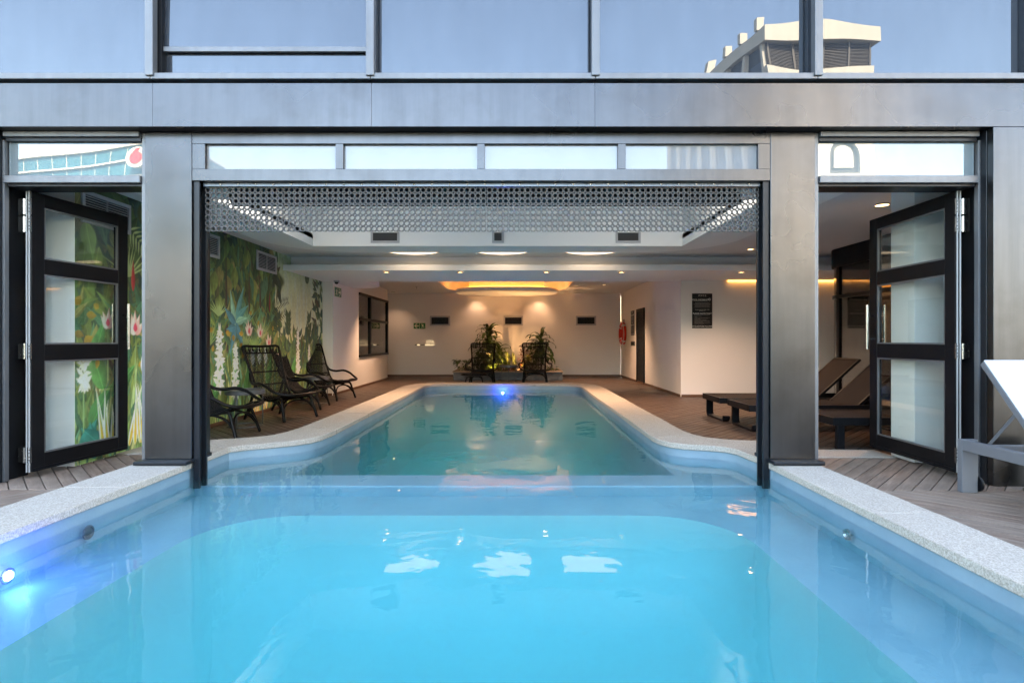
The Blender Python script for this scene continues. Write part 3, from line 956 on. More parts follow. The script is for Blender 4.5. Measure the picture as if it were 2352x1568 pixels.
# back ceiling with a glowing tray
tx0, tx1, ty0, ty1 = -1.86, 1.35, 12.0, 15.62
def hole_ceiling(name, hole, cxy, rect, z, ztop, mat):
    """flat ceiling with a shaped recess: underside ring, recess walls, recess top"""
    global cx, cyy
    cx, cyy = cxy
    h2 = []
    for i in range(len(hole)):
        a, b_ = hole[i], hole[(i + 1) % len(hole)]
        m = 12 if math.dist(a, b_) > 0.5 else 1
        h2 += [lerp2(a, b_, k / m) for k in range(m)]
    # corner directions are added so the ring reaches the rectangle's corners
    o2 = [to_rect(p, *rect) for p in h2]; n_ = len(h2)
    m = MB()
    m.add([(p[0], p[1], z) for p in h2] + [(p[0], p[1], z) for p in o2] + [(p[0], p[1], ztop) for p in h2],
          [(i, (i + 1) % n_, n_ + (i + 1) % n_, n_ + i) for i in range(n_)] + [(i, 2*n_ + i, 2*n_ + (i + 1) % n_, (i + 1) % n_) for i in range(n_)] + [tuple(range(2*n_, 3*n_))])
    for (qx, qy) in ((rect[0], rect[2]), (rect[1], rect[2]), (rect[1], rect[3]), (rect[0], rect[3])):
        near = sorted(range(n_), key=lambda i: math.dist(o2[i], (qx, qy)))[:2]
        m.add([(qx, qy, z), (*o2[near[0]], z), (*o2[near[1]], z)], [(0, 1, 2)])
    return struct(m.build(name, mat, smooth=30))
hole_ceiling('ceiling_back', rrect(tx0, tx1, ty0, ty1, 1.0, 12, (0, 0, 1, 1)), (-0.255, 13.8), (-3.56, 3.31, 10.30, 16.21), Z3, 2.72, 'ceiling_paint')
struct(MB().box(-8, -3.561, 12.0, 16.2, Z3, 2.6).build('ceiling_corridor', 'ceiling_paint'))
pl = MB(); pl.prism(rrect(-1.60, 1.09, 13.45, 15.40, 0.9, 14), 2.31, 2.40)
pill = tag(pl.build('ceiling_pelmet', 'ceiling_paint', bevel=0.02, smooth=30), 'floating oval ceiling panel with a glowing amber cove around it', 'ceiling panel')
gl_ = MB(); lo = rrect(-1.38, 0.87, 13.78, 15.12, 0.66, 14)
gl_.tube([(p[0], p[1], 2.425) for p in lo], 0.018, 8, closed=True); gl_.build('light_strip', 'cove_glow', pill)
hg = MB(); hg.prism(rrect(-1.25, 0.74, 13.92, 14.98, 0.52, 12), 2.401, 2.719); hg.build('hanger', 'ceiling_paint', pill)
# roof slab keeps the sun out
struct(MB().box(-8.2, 8.2, 4.31, 16.4, 2.985, 3.015).build('roof_slab', 'parapet_dark'))
# =================================================================== LAMPS OF THE HALL
def spot(name, loc, energy, col, size, blend, parent, rot=(0, 0, 0), radius=0.03):
    d = bpy.data.lights.new(name, 'SPOT'); d.energy = energy; d.color = col
    d.spot_size = R(size); d.spot_blend = blend; d.shadow_soft_size = radius
    o = bpy.data.objects.new(name, d); COL.objects.link(o)
    o.parent = parent
    o.location = loc; o.rotation_euler = rot
    return o
WARM = (1.0, 0.64, 0.46)
def downlight(x, y, z, label, energy, size=100, r=0.045):
    t = thing('downlight', label, 'downlight', (x, y, z), 0, 'recessed downlights in the hall ceilings')
    MB().lathe([(r, -0.001), (r * 0.9, -0.0015), (0, -0.0015)], (0, 0, 0), 20).build('lamp', 'lamp_warm', t)
    mb = MB()
    mb.tube([(math.cos(2*math.pi*k/20) * (r + 0.008), math.sin(2*math.pi*k/20) * (r + 0.008), -0.003) for k in range(20)], 0.008, 6, closed=True)
    mb.build('trim_ring', 'white_frame', t, smooth=True)
    spot('beam', (0, 0, -0.012), energy, WARM, size, 0.8, t)
words5 = ['leftmost', 'second from left', 'middle', 'second from right', 'rightmost']
for i, x in enumerate((-2.15, -0.93, 0.50, 1.74, 3.72)):
    downlight(x, 9.0, 2.1945, 'small downlight in the white lower soffit, %s of five' % words5[i], (15, 17, 17, 15, 7)[i], 130)
for x, t_ in ((-3.55, 'beside the corner window'), (-1.19, 'above the left planter palm'), (0.68, 'above the right planter palm')):
    downlight(x, 15.96 if -1.95 < x < 1.4 else 15.7, 2.459, 'downlight washing the back wall ' + t_, 1.7, 105)
downlight(-2.75, 12.6, 2.459, 'downlight in the back ceiling near the corner window', 24)
downlight(2.2, 13.6, 2.459, 'downlight in the back ceiling near the red life ring', 26)
downlight(3.73, 5.55, 2.449, 'amber downlight seen through the doorway beside the sun beds', 6, 130, r=0.06)
downlight(3.55, 8.25, 2.449, 'amber downlight by the smoke detector at the ceiling raft corner', 8, 130)
downlight(6.3, 8.6, 2.449, 'amber downlight behind the curved glass partition', 12)
# round light wells in the ceiling behind the raft
for i, x in enumerate((-1.61, -0.215, 1.16)):
    t = thing('round_ceiling_light', 'large round pale ceiling light, %s of three above the pool' % ['left', 'middle', 'right'][i], 'ceiling light', (x, 8.30, 2.45), 0, 'round ceiling lights above the pool')
    MB().lathe([(0.45, -0.004), (0.44, -0.006), (0, -0.006)], (0, 0, 0), 40).build('diffuser', 'disc_light', t)
    mb = MB(); mb.tube([(math.cos(2*math.pi*k/40) * 0.455, math.sin(2*math.pi*k/40) * 0.455, -0.006) for k in range(40)], 0.010, 6, closed=True)
    mb.build('trim_ring', 'white_frame', t, smooth=True)
# amber cove on the right hand wall behind the glass partition
mb = MB(); mb.box(4.0, 7.9, 10.235, 10.285, 2.172, 2.196)
tag(mb.build('cove_light_strip', 'cove_amber'), 'amber cove light strip on the wall behind the glass partition', 'light strip')
# lamp inside the oval tray lifts the whole cove
# underwater lamps
def pool_light(loc, rot, energy, label):
    t = thing('pool_light', label, 'pool light', loc, 0, 'blue underwater pool lights')
    t.rotation_euler = rot
    MB().lathe([(0.026, 0.0), (0.024, 0.006), (0.015, 0.010), (0, 0.011)], (0, 0, 0), 20).build('lens', 'pool_lamp', t, smooth=True)
    mb = MB(); mb.tube([(math.cos(2*math.pi*k/20) * 0.03, math.sin(2*math.pi*k/20) * 0.03, 0.003) for k in range(20)], 0.008, 6, closed=True)
    mb.build('bezel', 'chrome', t, smooth=True)
    d = bpy.data.lights.new('glow', 'POINT'); d.energy = energy; d.color = (0.012, 0.08, 1.0); d.shadow_soft_size = 0.03
    o = bpy.data.objects.new('glow', d); COL.objects.link(o); o.parent = t; o.location = (0, 0, 0.06)
pool_light((-2.433, 2.60, -0.055), (0, R(90), 0), 1.0, 'glowing blue pool light in the outdoor pool wall')
pool_light((-0.285, 11.482, -0.045), (R(90), 0, 0), 1.3, 'glowing blue pool light under the far end coping')
# pool fittings
mb = MB(); mb.lathe([(0.04, 0), (0.039, 0.008), (0.03, 0.010), (0.027, 0.004), (0, 0.004)], (-2.433, 3.09, -0.02), 24, 'x')
tag(mb.build('skimmer_inlet', 'vent_dark', smooth=30), 'round dark inlet in the outdoor pool wall below the waterline', 'pool inlet')
mb = MB(); mb.lathe([(0.032, 0), (0.03, -0.014), (0.018, -0.018), (0.012, -0.006), (0, -0.006)], (1.890, 3.10, -0.035), 20, 'x')
tag(mb.build('water_jet', 'chrome', smooth=30), 'small chrome water jet in the pool wall near the grey lounger', 'pool jet')

# =================================================================== MURAL ON THE LEFT WALL
# printed wallpaper: colours are computed on a fine grid and stored per vertex
S0, S1, T0, T1 = 4.622, 10.528, 0.0, 2.45
DX = 0.0075
GW, GH = int((S1 - S0) / DX), int((T1 - T0) / DX)
rng = np.random.default_rng(11)
IMG = np.zeros((GH, GW, 3), np.float32)
gs = S0 + (np.arange(GW) + 0.5) * (S1 - S0) / GW
gt = T0 + (np.arange(GH) + 0.5) * (T1 - T0) / GH
SS, TT = np.meshgrid(gs, gt)
def smooth_noise(sx, sy, seed):
    r = np.random.default_rng(seed)
    g = r.random((int(2.6 / sy) + 3, int(6.2 / sx) + 3)).astype(np.float32)
    u = (SS - S0) / sx; v_ = (TT - T0) / sy
    i = u.astype(int); j = v_.astype(int); fu = u - i; fv = v_ - j
    fu = fu * fu * (3 - 2 * fu); fv = fv * fv * (3 - 2 * fv)
    return (g[j, i] * (1 - fu) + g[j, i + 1] * fu) * (1 - fv) + (g[j + 1, i] * (1 - fu) + g[j + 1, i + 1] * fu) * fv
def C(h): return np.array(lin(h), np.float32)
n1, n2, n3 = smooth_noise(0.5, 0.5, 1), smooth_noise(0.16, 0.2, 2), smooth_noise(0.05, 0.25, 3)
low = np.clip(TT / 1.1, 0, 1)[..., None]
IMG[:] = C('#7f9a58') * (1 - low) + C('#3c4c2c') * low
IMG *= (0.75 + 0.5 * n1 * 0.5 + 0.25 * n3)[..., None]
# pale evening sky at the far end
edge = 8.45 + 0.22 * (n2 - 0.5) * 2 + 0.15 * np.sin(TT * 7)
skym = np.clip((SS - edge) / 0.10, 0, 1) * np.clip((TT - 0.95 - 0.25 * (n2 - 0.5)) / 0.15, 0, 1)
skyc = C('#c2bd98') * (1 - np.clip((TT - 1.1) / 1.3, 0, 1))[..., None] + C('#8ba07c') * np.clip((TT - 1.1) / 1.3, 0, 1)[..., None]
skyc = skyc * (0.9 + 0.2 * n1)[..., None]
skyc = skyc + (C('#9aa9a4') - skyc) * (0.5 * np.clip((n3 - 0.45) * 3, 0, 1))[..., None]
IMG += (skyc - IMG) * skym[..., None]

def leaf(s, t, L, w_, ang, c0, c1, bend=0.0, rib=None, vein=0.0, tip=0.75, a=1.0):
    """painted leaf: base at (s,t), pointing along ang, lighter half c1, darker half c0"""
    ca, sa = math.cos(ang), math.sin(ang)
    ext = L + w_
    i0 = max(0, int((s - ext - S0) / DX)); i1 = min(GW, int((s + ext - S0) / DX) + 2)
    j0 = max(0, int((t - ext - T0) / DX)); j1 = min(GH, int((t + ext - T0) / DX) + 2)
    if i1 <= i0 or j1 <= j0: return
    x = SS[j0:j1, i0:i1] - s; y = TT[j0:j1, i0:i1] - t
    u = (x * ca + y * sa) / L
    v_ = (-x * sa + y * ca) - bend * L * (u * u)
    uu = np.clip(u, 0, 1)
    hw = w_ * np.sin(np.pi * uu ** tip) * (1 - 0.35 * uu) + 1e-6
    m = np.clip((hw - np.abs(v_)) / (DX * 1.1) + 0.5, 0, 1) * ((u > 0) & (u < 1)) * a
    side = np.clip(0.5 + 0.55 * v_ / hw, 0, 1)[..., None]
    c = c0 * (1 - side) + c1 * side
    if vein: c = c * (1 - vein * (0.5 + 0.5 * np.sin((u * L - np.abs(v_) * 0.9) / 0.022))[..., None])
    if rib is not None:
        rm = np.clip(1 - np.abs(v_) / (DX * 0.9), 0, 1)[..., None] * 0.8
        c = c * (1 - rm) + rib * rm
    IMG[j0:j1, i0:i1] += (c - IMG[j0:j1, i0:i1]) * m[..., None]
def stem(p, q, w_, c, bend=0.0):
    L = math.dist(p, q); leaf(p[0], p[1], L, w_, math.atan2(q[1] - p[1], q[0] - p[0]), c, c * 1.25, bend, tip=0.5)
DARK = [C(h) for h in ('#1f3020', '#2a3c22', '#34482a', '#2c4034', '#3a4a26', '#24382c', '#46522c', '#3c3a24')]
MID = [C(h) for h in ('#56743a', '#4a6a44', '#6c8446', '#3f6b4e', '#7a8a44', '#5a6a34', '#4e7a5a', '#86804a')]
LITE = [C(h) for h in ('#8fae62', '#a3b878', '#7fb08c', '#b4b676', '#94a85a', '#6fa47c')]
def U(a, b_): return rng.uniform(a, b_)
def pick(P): return P[int(rng.integers(len(P)))]
# back layer: dark canopy
for k in range(900):
    s_, t_ = U(4.5, 8.7), U(0.9, 2.55)
    if s_ > 8.35 and U(0, 1) < 0.6: continue
    c = pick(DARK) * U(0.8, 1.4)
    leaf(s_, t_, U(0.18, 0.5), U(0.03, 0.085), R(U(200, 340)) if U(0, 1) < 0.7 else R(U(20, 160)), c * 0.8, c * U(1.2, 1.9), U(-0.2, 0.2), c * 1.7, 0.12)
for k in range(240):
    s_, t_ = U(4.6, 8.5), U(1.0, 2.4)
    c = pick(MID) * U(0.5, 0.95)
    leaf(s_, t_, U(0.16, 0.38), U(0.03, 0.07), R(U(220, 320)), c * 0.7, c * 1.15, U(-0.2, 0.2), c * 1.4, 0.15)
for k in range(110):
    s_, t_ = U(4.7, 8.35), U(1.15, 2.5)
    c = pick(MID) * U(0.45, 1.0)
    leaf(s_, t_, U(0.28, 0.42), U(0.075, 0.11), R(U(245, 295)), c * 0.6, c * 1.1, U(-0.12, 0.12), c * 1.5, 0.18, 0.85)
# trunks
for s_ in (5.9, 6.45, 7.05, 7.6, 8.05):
    stem((s_, 0.2), (s_ + U(-0.15, 0.15), 2.4), 0.05, C('#3a2c20') * U(0.8, 1.3), U(-0.05, 0.05))
# mid storey
for k in range(620):
    s_, t_ = U(4.5, 10.5), U(0.45, 1.35)
    if s_ > 8.6 and t_ > 1.0: continue
    c = pick(MID) * U(0.6, 1.1)
    leaf(s_, t_, U(0.16, 0.42), U(0.025, 0.07), R(U(30, 150)), c * 0.72, c * 1.25, U(-0.25, 0.25), c * 1.5, 0.14)
# round bushy leaves
for k in range(150):
    s_, t_ = U(5.6, 10.3), U(0.6, 1.5)
    if s_ > 8.7 and t_ > 1.15: continue
    c = pick(DARK) * U(1.0, 1.8)
    leaf(s_, t_, U(0.10, 0.17), U(0.045, 0.075), R(U(-30, 210)), c * 0.8, c * 1.4, 0, c * 1.6, 0.1, tip=0.9)
# blades at the foot of the wall
for k in range(520):
    s_ = U(4.5, 10.5)
    c = pick(LITE if U(0, 1) < 0.45 else MID) * U(0.55, 1.0)
    leaf(s_, U(-0.15, 0.35), U(0.3, 0.75), U(0.012, 0.045), R(U(65, 115)), c * 0.7, c * 1.15, U(-0.25, 0.25), c * 1.3, 0.1, tip=0.6)
def palm(s_, t_, L, n_, c, a0, a1, w_=0.012):
    for k in range(n_):
        an = R(a0 + (a1 - a0) * k / (n_ - 1)); leaf(s_, t_, L * U(0.8, 1.1), w_, an, c * 0.8, c * 1.3, U(-0.1, 0.1), None, 0, 0.6)
def frond(s_, t_, L, ang, n_, c, bend=0.3, ll=0.16):
    for k in range(n_):
        u = 0.15 + 0.85 * k / n_
        px = s_ + L * u * math.cos(ang) - bend * L * u * u * math.sin(ang)
        py = t_ + L * u * math.sin(ang) + bend * L * u * u * math.cos(ang)
        aa = ang + math.atan(2 * bend * u)
        for sg in (-1, 1):
            leaf(px, py, ll * (1.1 - 0.6 * u), 0.012, aa + sg * R(58), c * 0.8, c * 1.25, -0.1 * sg, None, 0, 0.65)
for k in range(9): palm(U(4.7, 8.2), U(0.9, 1.7), U(0.25, 0.4), 11, pick(LITE) * U(0.5, 0.8), 30, 150)
frond(8.25, 1.45, 0.75, R(35), 12, C('#2c3a26'), -0.25)
frond(8.3, 1.15, 0.7, R(50), 11, C('#27351f'), -0.3)
frond(8.0, 2.42, 0.5, R(-20), 10, C('#24331f'), -0.2)
frond(5.2, 2.2, 0.7, R(-30), 12, C('#9aa870'), -0.2)
# leafy sprigs against the sky
def sprig(s_, t_, h, c, n_=5):
    stem((s_, t_), (s_, t_ + h), 0.008, c)
    for k in range(n_):
        tt = t_ + h * (0.35 + 0.6 * k / n_)
        for sg in (-1, 1): leaf(s_, tt, U(0.16, 0.22), U(0.035, 0.05), R(90 - sg * U(28, 50)), c * 0.75, c * 1.4, 0, c * 1.8, 0.1)
for s_, t_, h in ((8.95, 0.95, 0.6), (9.85, 0.9, 0.68), (9.75, 2.5, -0.5), (10.1, 2.45, -0.3)): sprig(s_, t_, h, C('#38482c'))
for k in range(70): 
    c = pick(DARK) * U(0.9, 1.5); leaf(U(10.1, 10.55), U(0.8, 2.2), U(0.15, 0.3), U(0.03, 0.06), R(U(60, 200)), c * 0.8, c * 1.5, 0, c * 1.6, 0.1)
for k in range(90):
    c = pick(DARK) * U(1.0, 1.7); leaf(U(8.7, 10.3), U(0.55, 1.2), U(0.15, 0.3), U(0.03, 0.06), R(U(50, 130)), c * 0.8, c * 1.5, 0, c * 1.6, 0.1)
# teal leaved plant
for an, L in ((70, 0.55), (110, 0.5), (40, 0.42), (150, 0.35), (15, 0.32), (-60, 0.45), (-115, 0.4), (195, 0.25)):
    c = [C('#4c8683'), C('#79a58d'), C('#41737f')][int(rng.integers(3))]
    leaf(7.28, 1.30 + U(-0.05, 0.05), L, 0.065, R(an), c * 0.75, c * 1.2, U(-0.1, 0.1), c * 1.5, 0.12)
stem((7.28, 0.3), (7.28, 1.35), 0.012, C('#6f8a58'))
# large bright leaves low down
for s_, t_, an, L in ((6.62, 0.55, 95, 0.5), (6.75, 0.35, 60, 0.5), (7.35, 0.30, 100, 0.55), (7.55, 0.3, 75, 0.5), (4.78, 0.75, 70, 0.55), (4.95, 0.62, 110, 0.5), (5.05, 0.55, 45, 0.42),
                       (4.80, 0.30, 60, 0.45), (9.1, 0.35, 80, 0.5), (9.9, 0.3, 100, 0.5), (8.2, 0.4, 70, 0.45)):
    c = C('#4f8f4a') * U(0.7, 1.15)
    leaf(s_, t_, L, 0.11, R(an), c * 0.55, c * 1.25, U(-0.15, 0.15), c * 1.8, 0.22)
for s_, t_, an in ((4.70, 0.08, 60), (4.85, 0.02, 100), (4.95, 0.10, 140), (5.9, 0.1, 70), (6.2, 0.05, 100)):
    c = C('#2f7f72'); leaf(s_, t_, 0.34, 0.10, R(an), c * 0.6, c * 1.3, 0, c * 1.6, 0.2)
# fallen ochre leaves, blue-white pods
for k in range(40):
    c = C('#a8842c') * U(0.5, 1.0); leaf(U(4.6, 8.4), U(0.8, 1.5), U(0.07, 0.12), U(0.03, 0.05), R(U(0, 360)), c * 0.8, c * 1.2, 0, None, 0.1, 0.9)
for s_ in (7.75, 7.95, 8.15, 5.5): leaf(s_, 0.72, 0.26, 0.07, R(90), C('#8fb0b8'), C('#c4d6d0'), 0.1, None, 0.1, 0.8)
# yellow spiky tufts with pale edges
def tuft(s_, t_, n_, h):
    for k in range(n_):
        b0 = s_ + U(-0.12, 0.12); an = R(90 + U(-16, 16)); hh = h * U(0.7, 1.1); bd = U(-0.1, 0.1)
        leaf(b0, t_, hh, 0.034, an, C('#efe6c4'), C('#f6f0d8'), bd, None, 0, 0.55)
        leaf(b0, t_, hh * 0.93, 0.017, an, C('#6f8a4c'), C('#8fa668'), bd, None, 0, 0.55)
        leaf(b0, t_, hh * 0.55, 0.020, an, C('#c98f24'), C('#e8b640'), bd, None, 0, 0.55)
tuft(5.02, 0.06, 6, 0.55); tuft(5.38, 0.05, 7, 0.60); tuft(8.2, 0.05, 4, 0.4); tuft(7.9, 0.02, 3, 0.45)
# white flower spires
def spire(s_, t0, t1, w_):
    stem((s_, t0 - 0.35), (s_, t1), 0.010, C('#7f9a64'))
    t_ = t0; n_ = 0
    while t_ < t1 - 0.10:
        f = (t_ - t0) / (t1 - t0); r_ = w_ * (1.0 - 0.55 * f)
        c = C('#eee4cc') * U(0.85, 1.05)
        for an in (165, 15, -150, -30, -115, -65, -90): leaf(s_ + U(-0.012, 0.012), t_ + 0.08, r_ * U(0.9, 1.3), r_ * U(0.24, 0.34), R(an + U(-14, 14)), c * U(0.62, 0.8), c * 1.05, U(-0.25, 0.25), None, 0, 0.85)
        t_ += r_ * U(0.85, 1.2)
    for an in (80, 90, 100): leaf(s_, t1 - 0.12, 0.16, 0.016, R(an), C('#d8cfae'), C('#f2ead0'), 0, None, 0, 0.7)
spire(6.88, 0.45, 1.26, 0.13); spire(7.27, 0.32, 1.02, 0.115); spire(9.35, 0.50, 1.25, 0.10); spire(9.85, 0.40, 0.98, 0.08); spire(5.75, 0.5, 1.2, 0.12); spire(4.72, 0.62, 1.0, 0.09)
# pink flowers
def bloom(s_, t_, r_):
    stem((s_, t_ - 0.5), (s_, t_), 0.008, C('#7f9a64'))
    for an, q in ((128, 0.85), (52, 0.85), (108, 1.0), (72, 1.0), (90, 1.15)): leaf(s_, t_, r_ * q, r_ * 0.21, R(an + U(-7, 7)), C('#d08e84'), C('#efc4b8'), U(-0.1, 0.1), None, 0.0, 0.62)
    leaf(s_, t_ + r_ * 0.12, r_ * 0.45, r_ * 0.16, R(90), C('#c2344a'), C('#d8485a'), 0, None, 0, 0.8)
for s_, t_, r_ in ((7.64, 1.14, 0.20), (7.97, 1.12, 0.19), (8.25, 0.98, 0.19), (5.36, 1.13, 0.21), (8.55, 0.72, 0.17), (5.0, 1.18, 0.17)): bloom(s_, t_, r_)
leaf(5.33, 1.55, 0.32, 0.03, R(90), C('#7c2020'), C('#a83030'), 0, None, 0, 0.7)
leaf(8.28, 1.5, 0.34, 0.025, R(90), C('#5c1a22'), C('#7a2430'), 0, None, 0, 0.7)
IMG *= (0.90 + 0.2 * smooth_noise(0.03, 0.03, 9))[..., None]
IMG *= (0.92 + 0.16 * n3)[..., None]
IMG = np.clip(IMG * 1.6 + 0.012, 0, 0.85)
gv = np.empty(((GH + 1) * (GW + 1), 3), np.float32)
ys = np.linspace(S0, S1, GW + 1); zs_ = np.linspace(T0, T1, GH + 1)
YY, ZZ = np.meshgrid(ys, zs_)
gv[:, 0] = XL; gv[:, 1] = YY.ravel(); gv[:, 2] = ZZ.ravel()
ii, jj = np.meshgrid(np.arange(GW), np.arange(GH))
a0 = (jj * (GW + 1) + ii).ravel()
quads = np.stack([a0, a0 + 1, a0 + GW + 2, a0 + GW + 1], 1).astype(np.int32)
me = bpy.data.meshes.new('jungle_mural')
me.vertices.add(len(gv)); me.vertices.foreach_set('co', gv.ravel())
me.loops.add(quads.size); me.loops.foreach_set('vertex_index', quads.ravel())
me.polygons.add(len(quads)); me.polygons.foreach_set('loop_start', np.arange(0, quads.size, 4, dtype=np.int32))
me.polygons.foreach_set('loop_total', np.full(len(quads), 4, np.int32))
me.update(calc_edges=True)
ca_ = me.color_attributes.new('print', 'FLOAT_COLOR', 'POINT')
pad = np.ones((GH + 1, GW + 1, 4), np.float32)
pad[:GH, :GW, :3] = np.clip(IMG, 0, 1); pad[GH, :GW, :3] = pad[GH - 1, :GW, :3]; pad[:, GW, :3] = pad[:, GW - 1, :3]
ca_.data.foreach_set('color', pad.ravel())
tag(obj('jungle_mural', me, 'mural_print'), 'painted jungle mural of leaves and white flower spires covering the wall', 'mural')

# louvred air grilles fixed on the mural and back wall
def grille_wall(y0, y1, z0, z1, label):
    t = thing('air_grille', label, 'air grille', (XL, (y0 + y1) / 2, z0), 0, 'white louvred air grilles on the mural wall', world=True)
    f = 0.032; x0, x1 = XL + 0.001, XL + 0.022
    mb = MB(); mb.box(x0, x1, y0, y1, z0, z0 + f); mb.box(x0, x1, y0, y1, z1 - f, z1)
    mb.box(x0, x1, y0, y0 + f, z0 + f, z1 - f); mb.box(x0, x1, y1 - f, y1, z0 + f, z1 - f)
    mb.build('frame', 'white_frame', t, bevel=0.003)
    MB().box(x0, x0 + 0.004, y0 + f, y1 - f, z0 + f, z1 - f).build('backing', 'vent_dark', t)
    MB().box(x0 + 0.004, x1 - 0.006, (y0 + y1) / 2 - 0.005, (y0 + y1) / 2 + 0.005, z0 + f, z1 - f).build('divider', 'white_frame', t)
    n_ = 10; st = (z1 - z0 - 2 * f) / n_
    sm = MB(); sm.add([(0.004, 0, 0.014), (0.018, 0, 0.001), (0.018, y1 - y0 - 2*f, 0.001), (0.004, y1 - y0 - 2*f, 0.014),
                       (0.004, 0, 0.0165), (0.018, 0, 0.0035), (0.018, y1 - y0 - 2*f, 0.0035), (0.004, y1 - y0 - 2*f, 0.0165)],
                      [(0, 1, 2, 3), (4, 7, 6, 5), (0, 4, 5, 1), (1, 5, 6, 2), (2, 6, 7, 3), (3, 7, 4, 0)])
    sme = sm.mesh('slat'); sme.materials.append(M['white_frame'])
    for k in range(n_):
        o = bpy.data.objects.new('slat', sme); COL.objects.link(o); o.parent = t; o.matrix_parent_inverse = pw(t).inverted()
        o.location = (x0, y0 + f, z0 + f + k * st)
grille_wall(4.68, 5.27, 2.09, 2.37, 'white louvred grille high on the mural behind the open door')
grille_wall(6.21, 6.85, 2.09, 2.37, 'white louvred grille on the mural next to the steel post')
grille_wall(7.84, 8.48, 2.09, 2.37, 'white louvred grille on the mural below the ceiling raft')
def grille_back(x0, x1, z0, z1, label):
    t = thing('wall_vent', label, 'wall vent', ((x0 + x1) / 2, 16.2, z0), 0, 'dark vents in the back wall', world=True)
    f = 0.045; y0, y1 = 16.165, 16.199
    mb = MB(); mb.box(x0, x1, y0, y1, z0, z0 + f); mb.box(x0, x1, y0, y1, z1 - f, z1)
    mb.box(x0, x0 + f, y0, y1, z0 + f, z1 - f); mb.box(x1 - f, x1, y0, y1, z0 + f, z1 - f)
    mb.build('frame', 'white_frame', t, bevel=0.004)
    MB().box(x0 + f, x1 - f, 16.19, 16.198, z0 + f, z1 - f).build('backing', 'vent_dark', t)
    n_ = 9; st = (z1 - z0 - 2 * f) / n_
    for k in range(n_):
        MB().box(x0 + f, x1 - f, 16.172, 16.186, z0 + f + k * st, z0 + f + k * st + 0.006).build('slat', 'black_metal', t)
grille_back(-2.57, -1.97, 1.50, 1.79, 'dark vent in the back wall beside the exit sign')
grille_back(-0.38, 0.20, 1.50, 1.79, 'dark vent in the back wall behind the planter palms')
grille_back(1.77, 2.37, 1.51, 1.79, 'dark vent in the back wall beside the red life ring')

# =================================================================== SIGNS
def put_text(parent, body, size, pos, facing, mat, name='lettering', **kw):
    me = text_mesh(body, size, name, **kw); me.materials.append(M[mat])
    o = bpy.data.objects.new(name, me); COL.objects.link(o); o.parent = parent
    o.location = pos; o.rotation_euler = (R(90), 0, facing)
    return o
def bar(parent, x0, x1, z, h, y, mat='sign_white', name='print_line'):
    return MB().box(x0, x1, y - 0.0006, y, z - h / 2, z + h / 2).build(name, mat, parent)
def rules_sign(loc, rz, W, H, label):
    t = thing('pool_rules_sign', label, 'sign', loc, rz, 'black pool rules signs')
    MB().box(-W/2, W/2, -0.012, 0, 0, H).build('board', 'sign_black', t, bevel=0.002)
    k = W / 0.38; y = -0.0128
    def tx(b_, s_, z, **kw): put_text(t, b_, s_ * k, (0, y, z * H), 0, 'sign_white', **kw)
    tx('ONYX', 0.045, 0.935, spacing=1.3)
    o = put_text(t, 'POOL INDEMNITY', 0.040 * k, (-0.027 * k, y, 0.815 * H), 0, 'sign_white', bold=0.0007)
    bar(t, -0.158 * k, 0.105 * k, 0.79 * H, 0.003 * k, y)
    mb = MB(); rr = 0.021 * k; cxx, czz = 0.137 * k, 0.828 * H
    mb.tube([(cxx + rr * math.cos(q * math.pi / 12), y, czz + rr * math.sin(q * math.pi / 12)) for q in range(24)], 0.003 * k, 5, closed=True)
    mb.tube([(cxx - rr * 0.7, y, czz + rr * 0.7), (cxx + rr * 0.7, y, czz - rr * 0.7)], 0.0025 * k, 5)
    mb.tube([(cxx, y, czz - rr * 0.5), (cxx, y, czz)], 0.0018 * k, 5); mb.tube([(cxx - rr*0.4, y, czz + rr*0.5), (cxx, y, czz), (cxx + rr*0.4, y, czz + rr*0.5)], 0.0018 * k, 5)
    mb.build('no_glass_symbol', 'sign_white', t)
    rr_ = random.Random(3)
    for i in range(8):                       # fine print, too small to read in the photograph
        wl_ = rr_.uniform(0.26, 0.325) * k; xx = -wl_ / 2
        while xx < wl_ / 2:
            ww = rr_.uniform(0.008, 0.026) * k; bar(t, xx, min(xx + ww, wl_ / 2), (0.738 - 0.0195 * i) * H, 0.0042 * k, y, 'fine_print'); xx += ww + 0.003 * k
    tx('This pool is open from: 06H00 - 21H00', 0.0165, 0.533, bold=0.0003); tx('Pool depth: 1.1m', 0.0165, 0.503, bold=0.0003)
    tx('PLEASE NOTE THAT', 0.040, 0.42, bold=0.0007); bar(t, -0.150 * k, 0.150 * k, 0.395 * H, 0.003 * k, y)
    for i, f in enumerate((0.42, 0.16, 0.92, 0.80, 0.36, 0.72, 0.92, 0.95, 0.50, 0.95, 0.55)):
        xx = -0.146 * k; x1_ = xx + 0.31 * k * f
        while xx < x1_:
            ww = rr_.uniform(0.008, 0.026) * k; bar(t, xx, min(xx + ww, x1_), (0.345 - 0.0215 * i) * H, 0.0042 * k, y, 'fine_print'); xx += ww + 0.003 * k
    tx('NO GLASSWARE ALLOWED', 0.0345, 0.053, bold=0.0005)
plain('fine_print', (0.34, 0.33, 0.32), 0.6)
rules_sign((3.51, 10.289, 1.296), 0, 0.38, 0.655, 'black pool indemnity sign on the pale wall above the black sun bed')
rules_sign((3.109, 14.53, 1.20), R(-90), 0.40, 0.655, 'black pool rules sign seen edge-on beside the dark door')

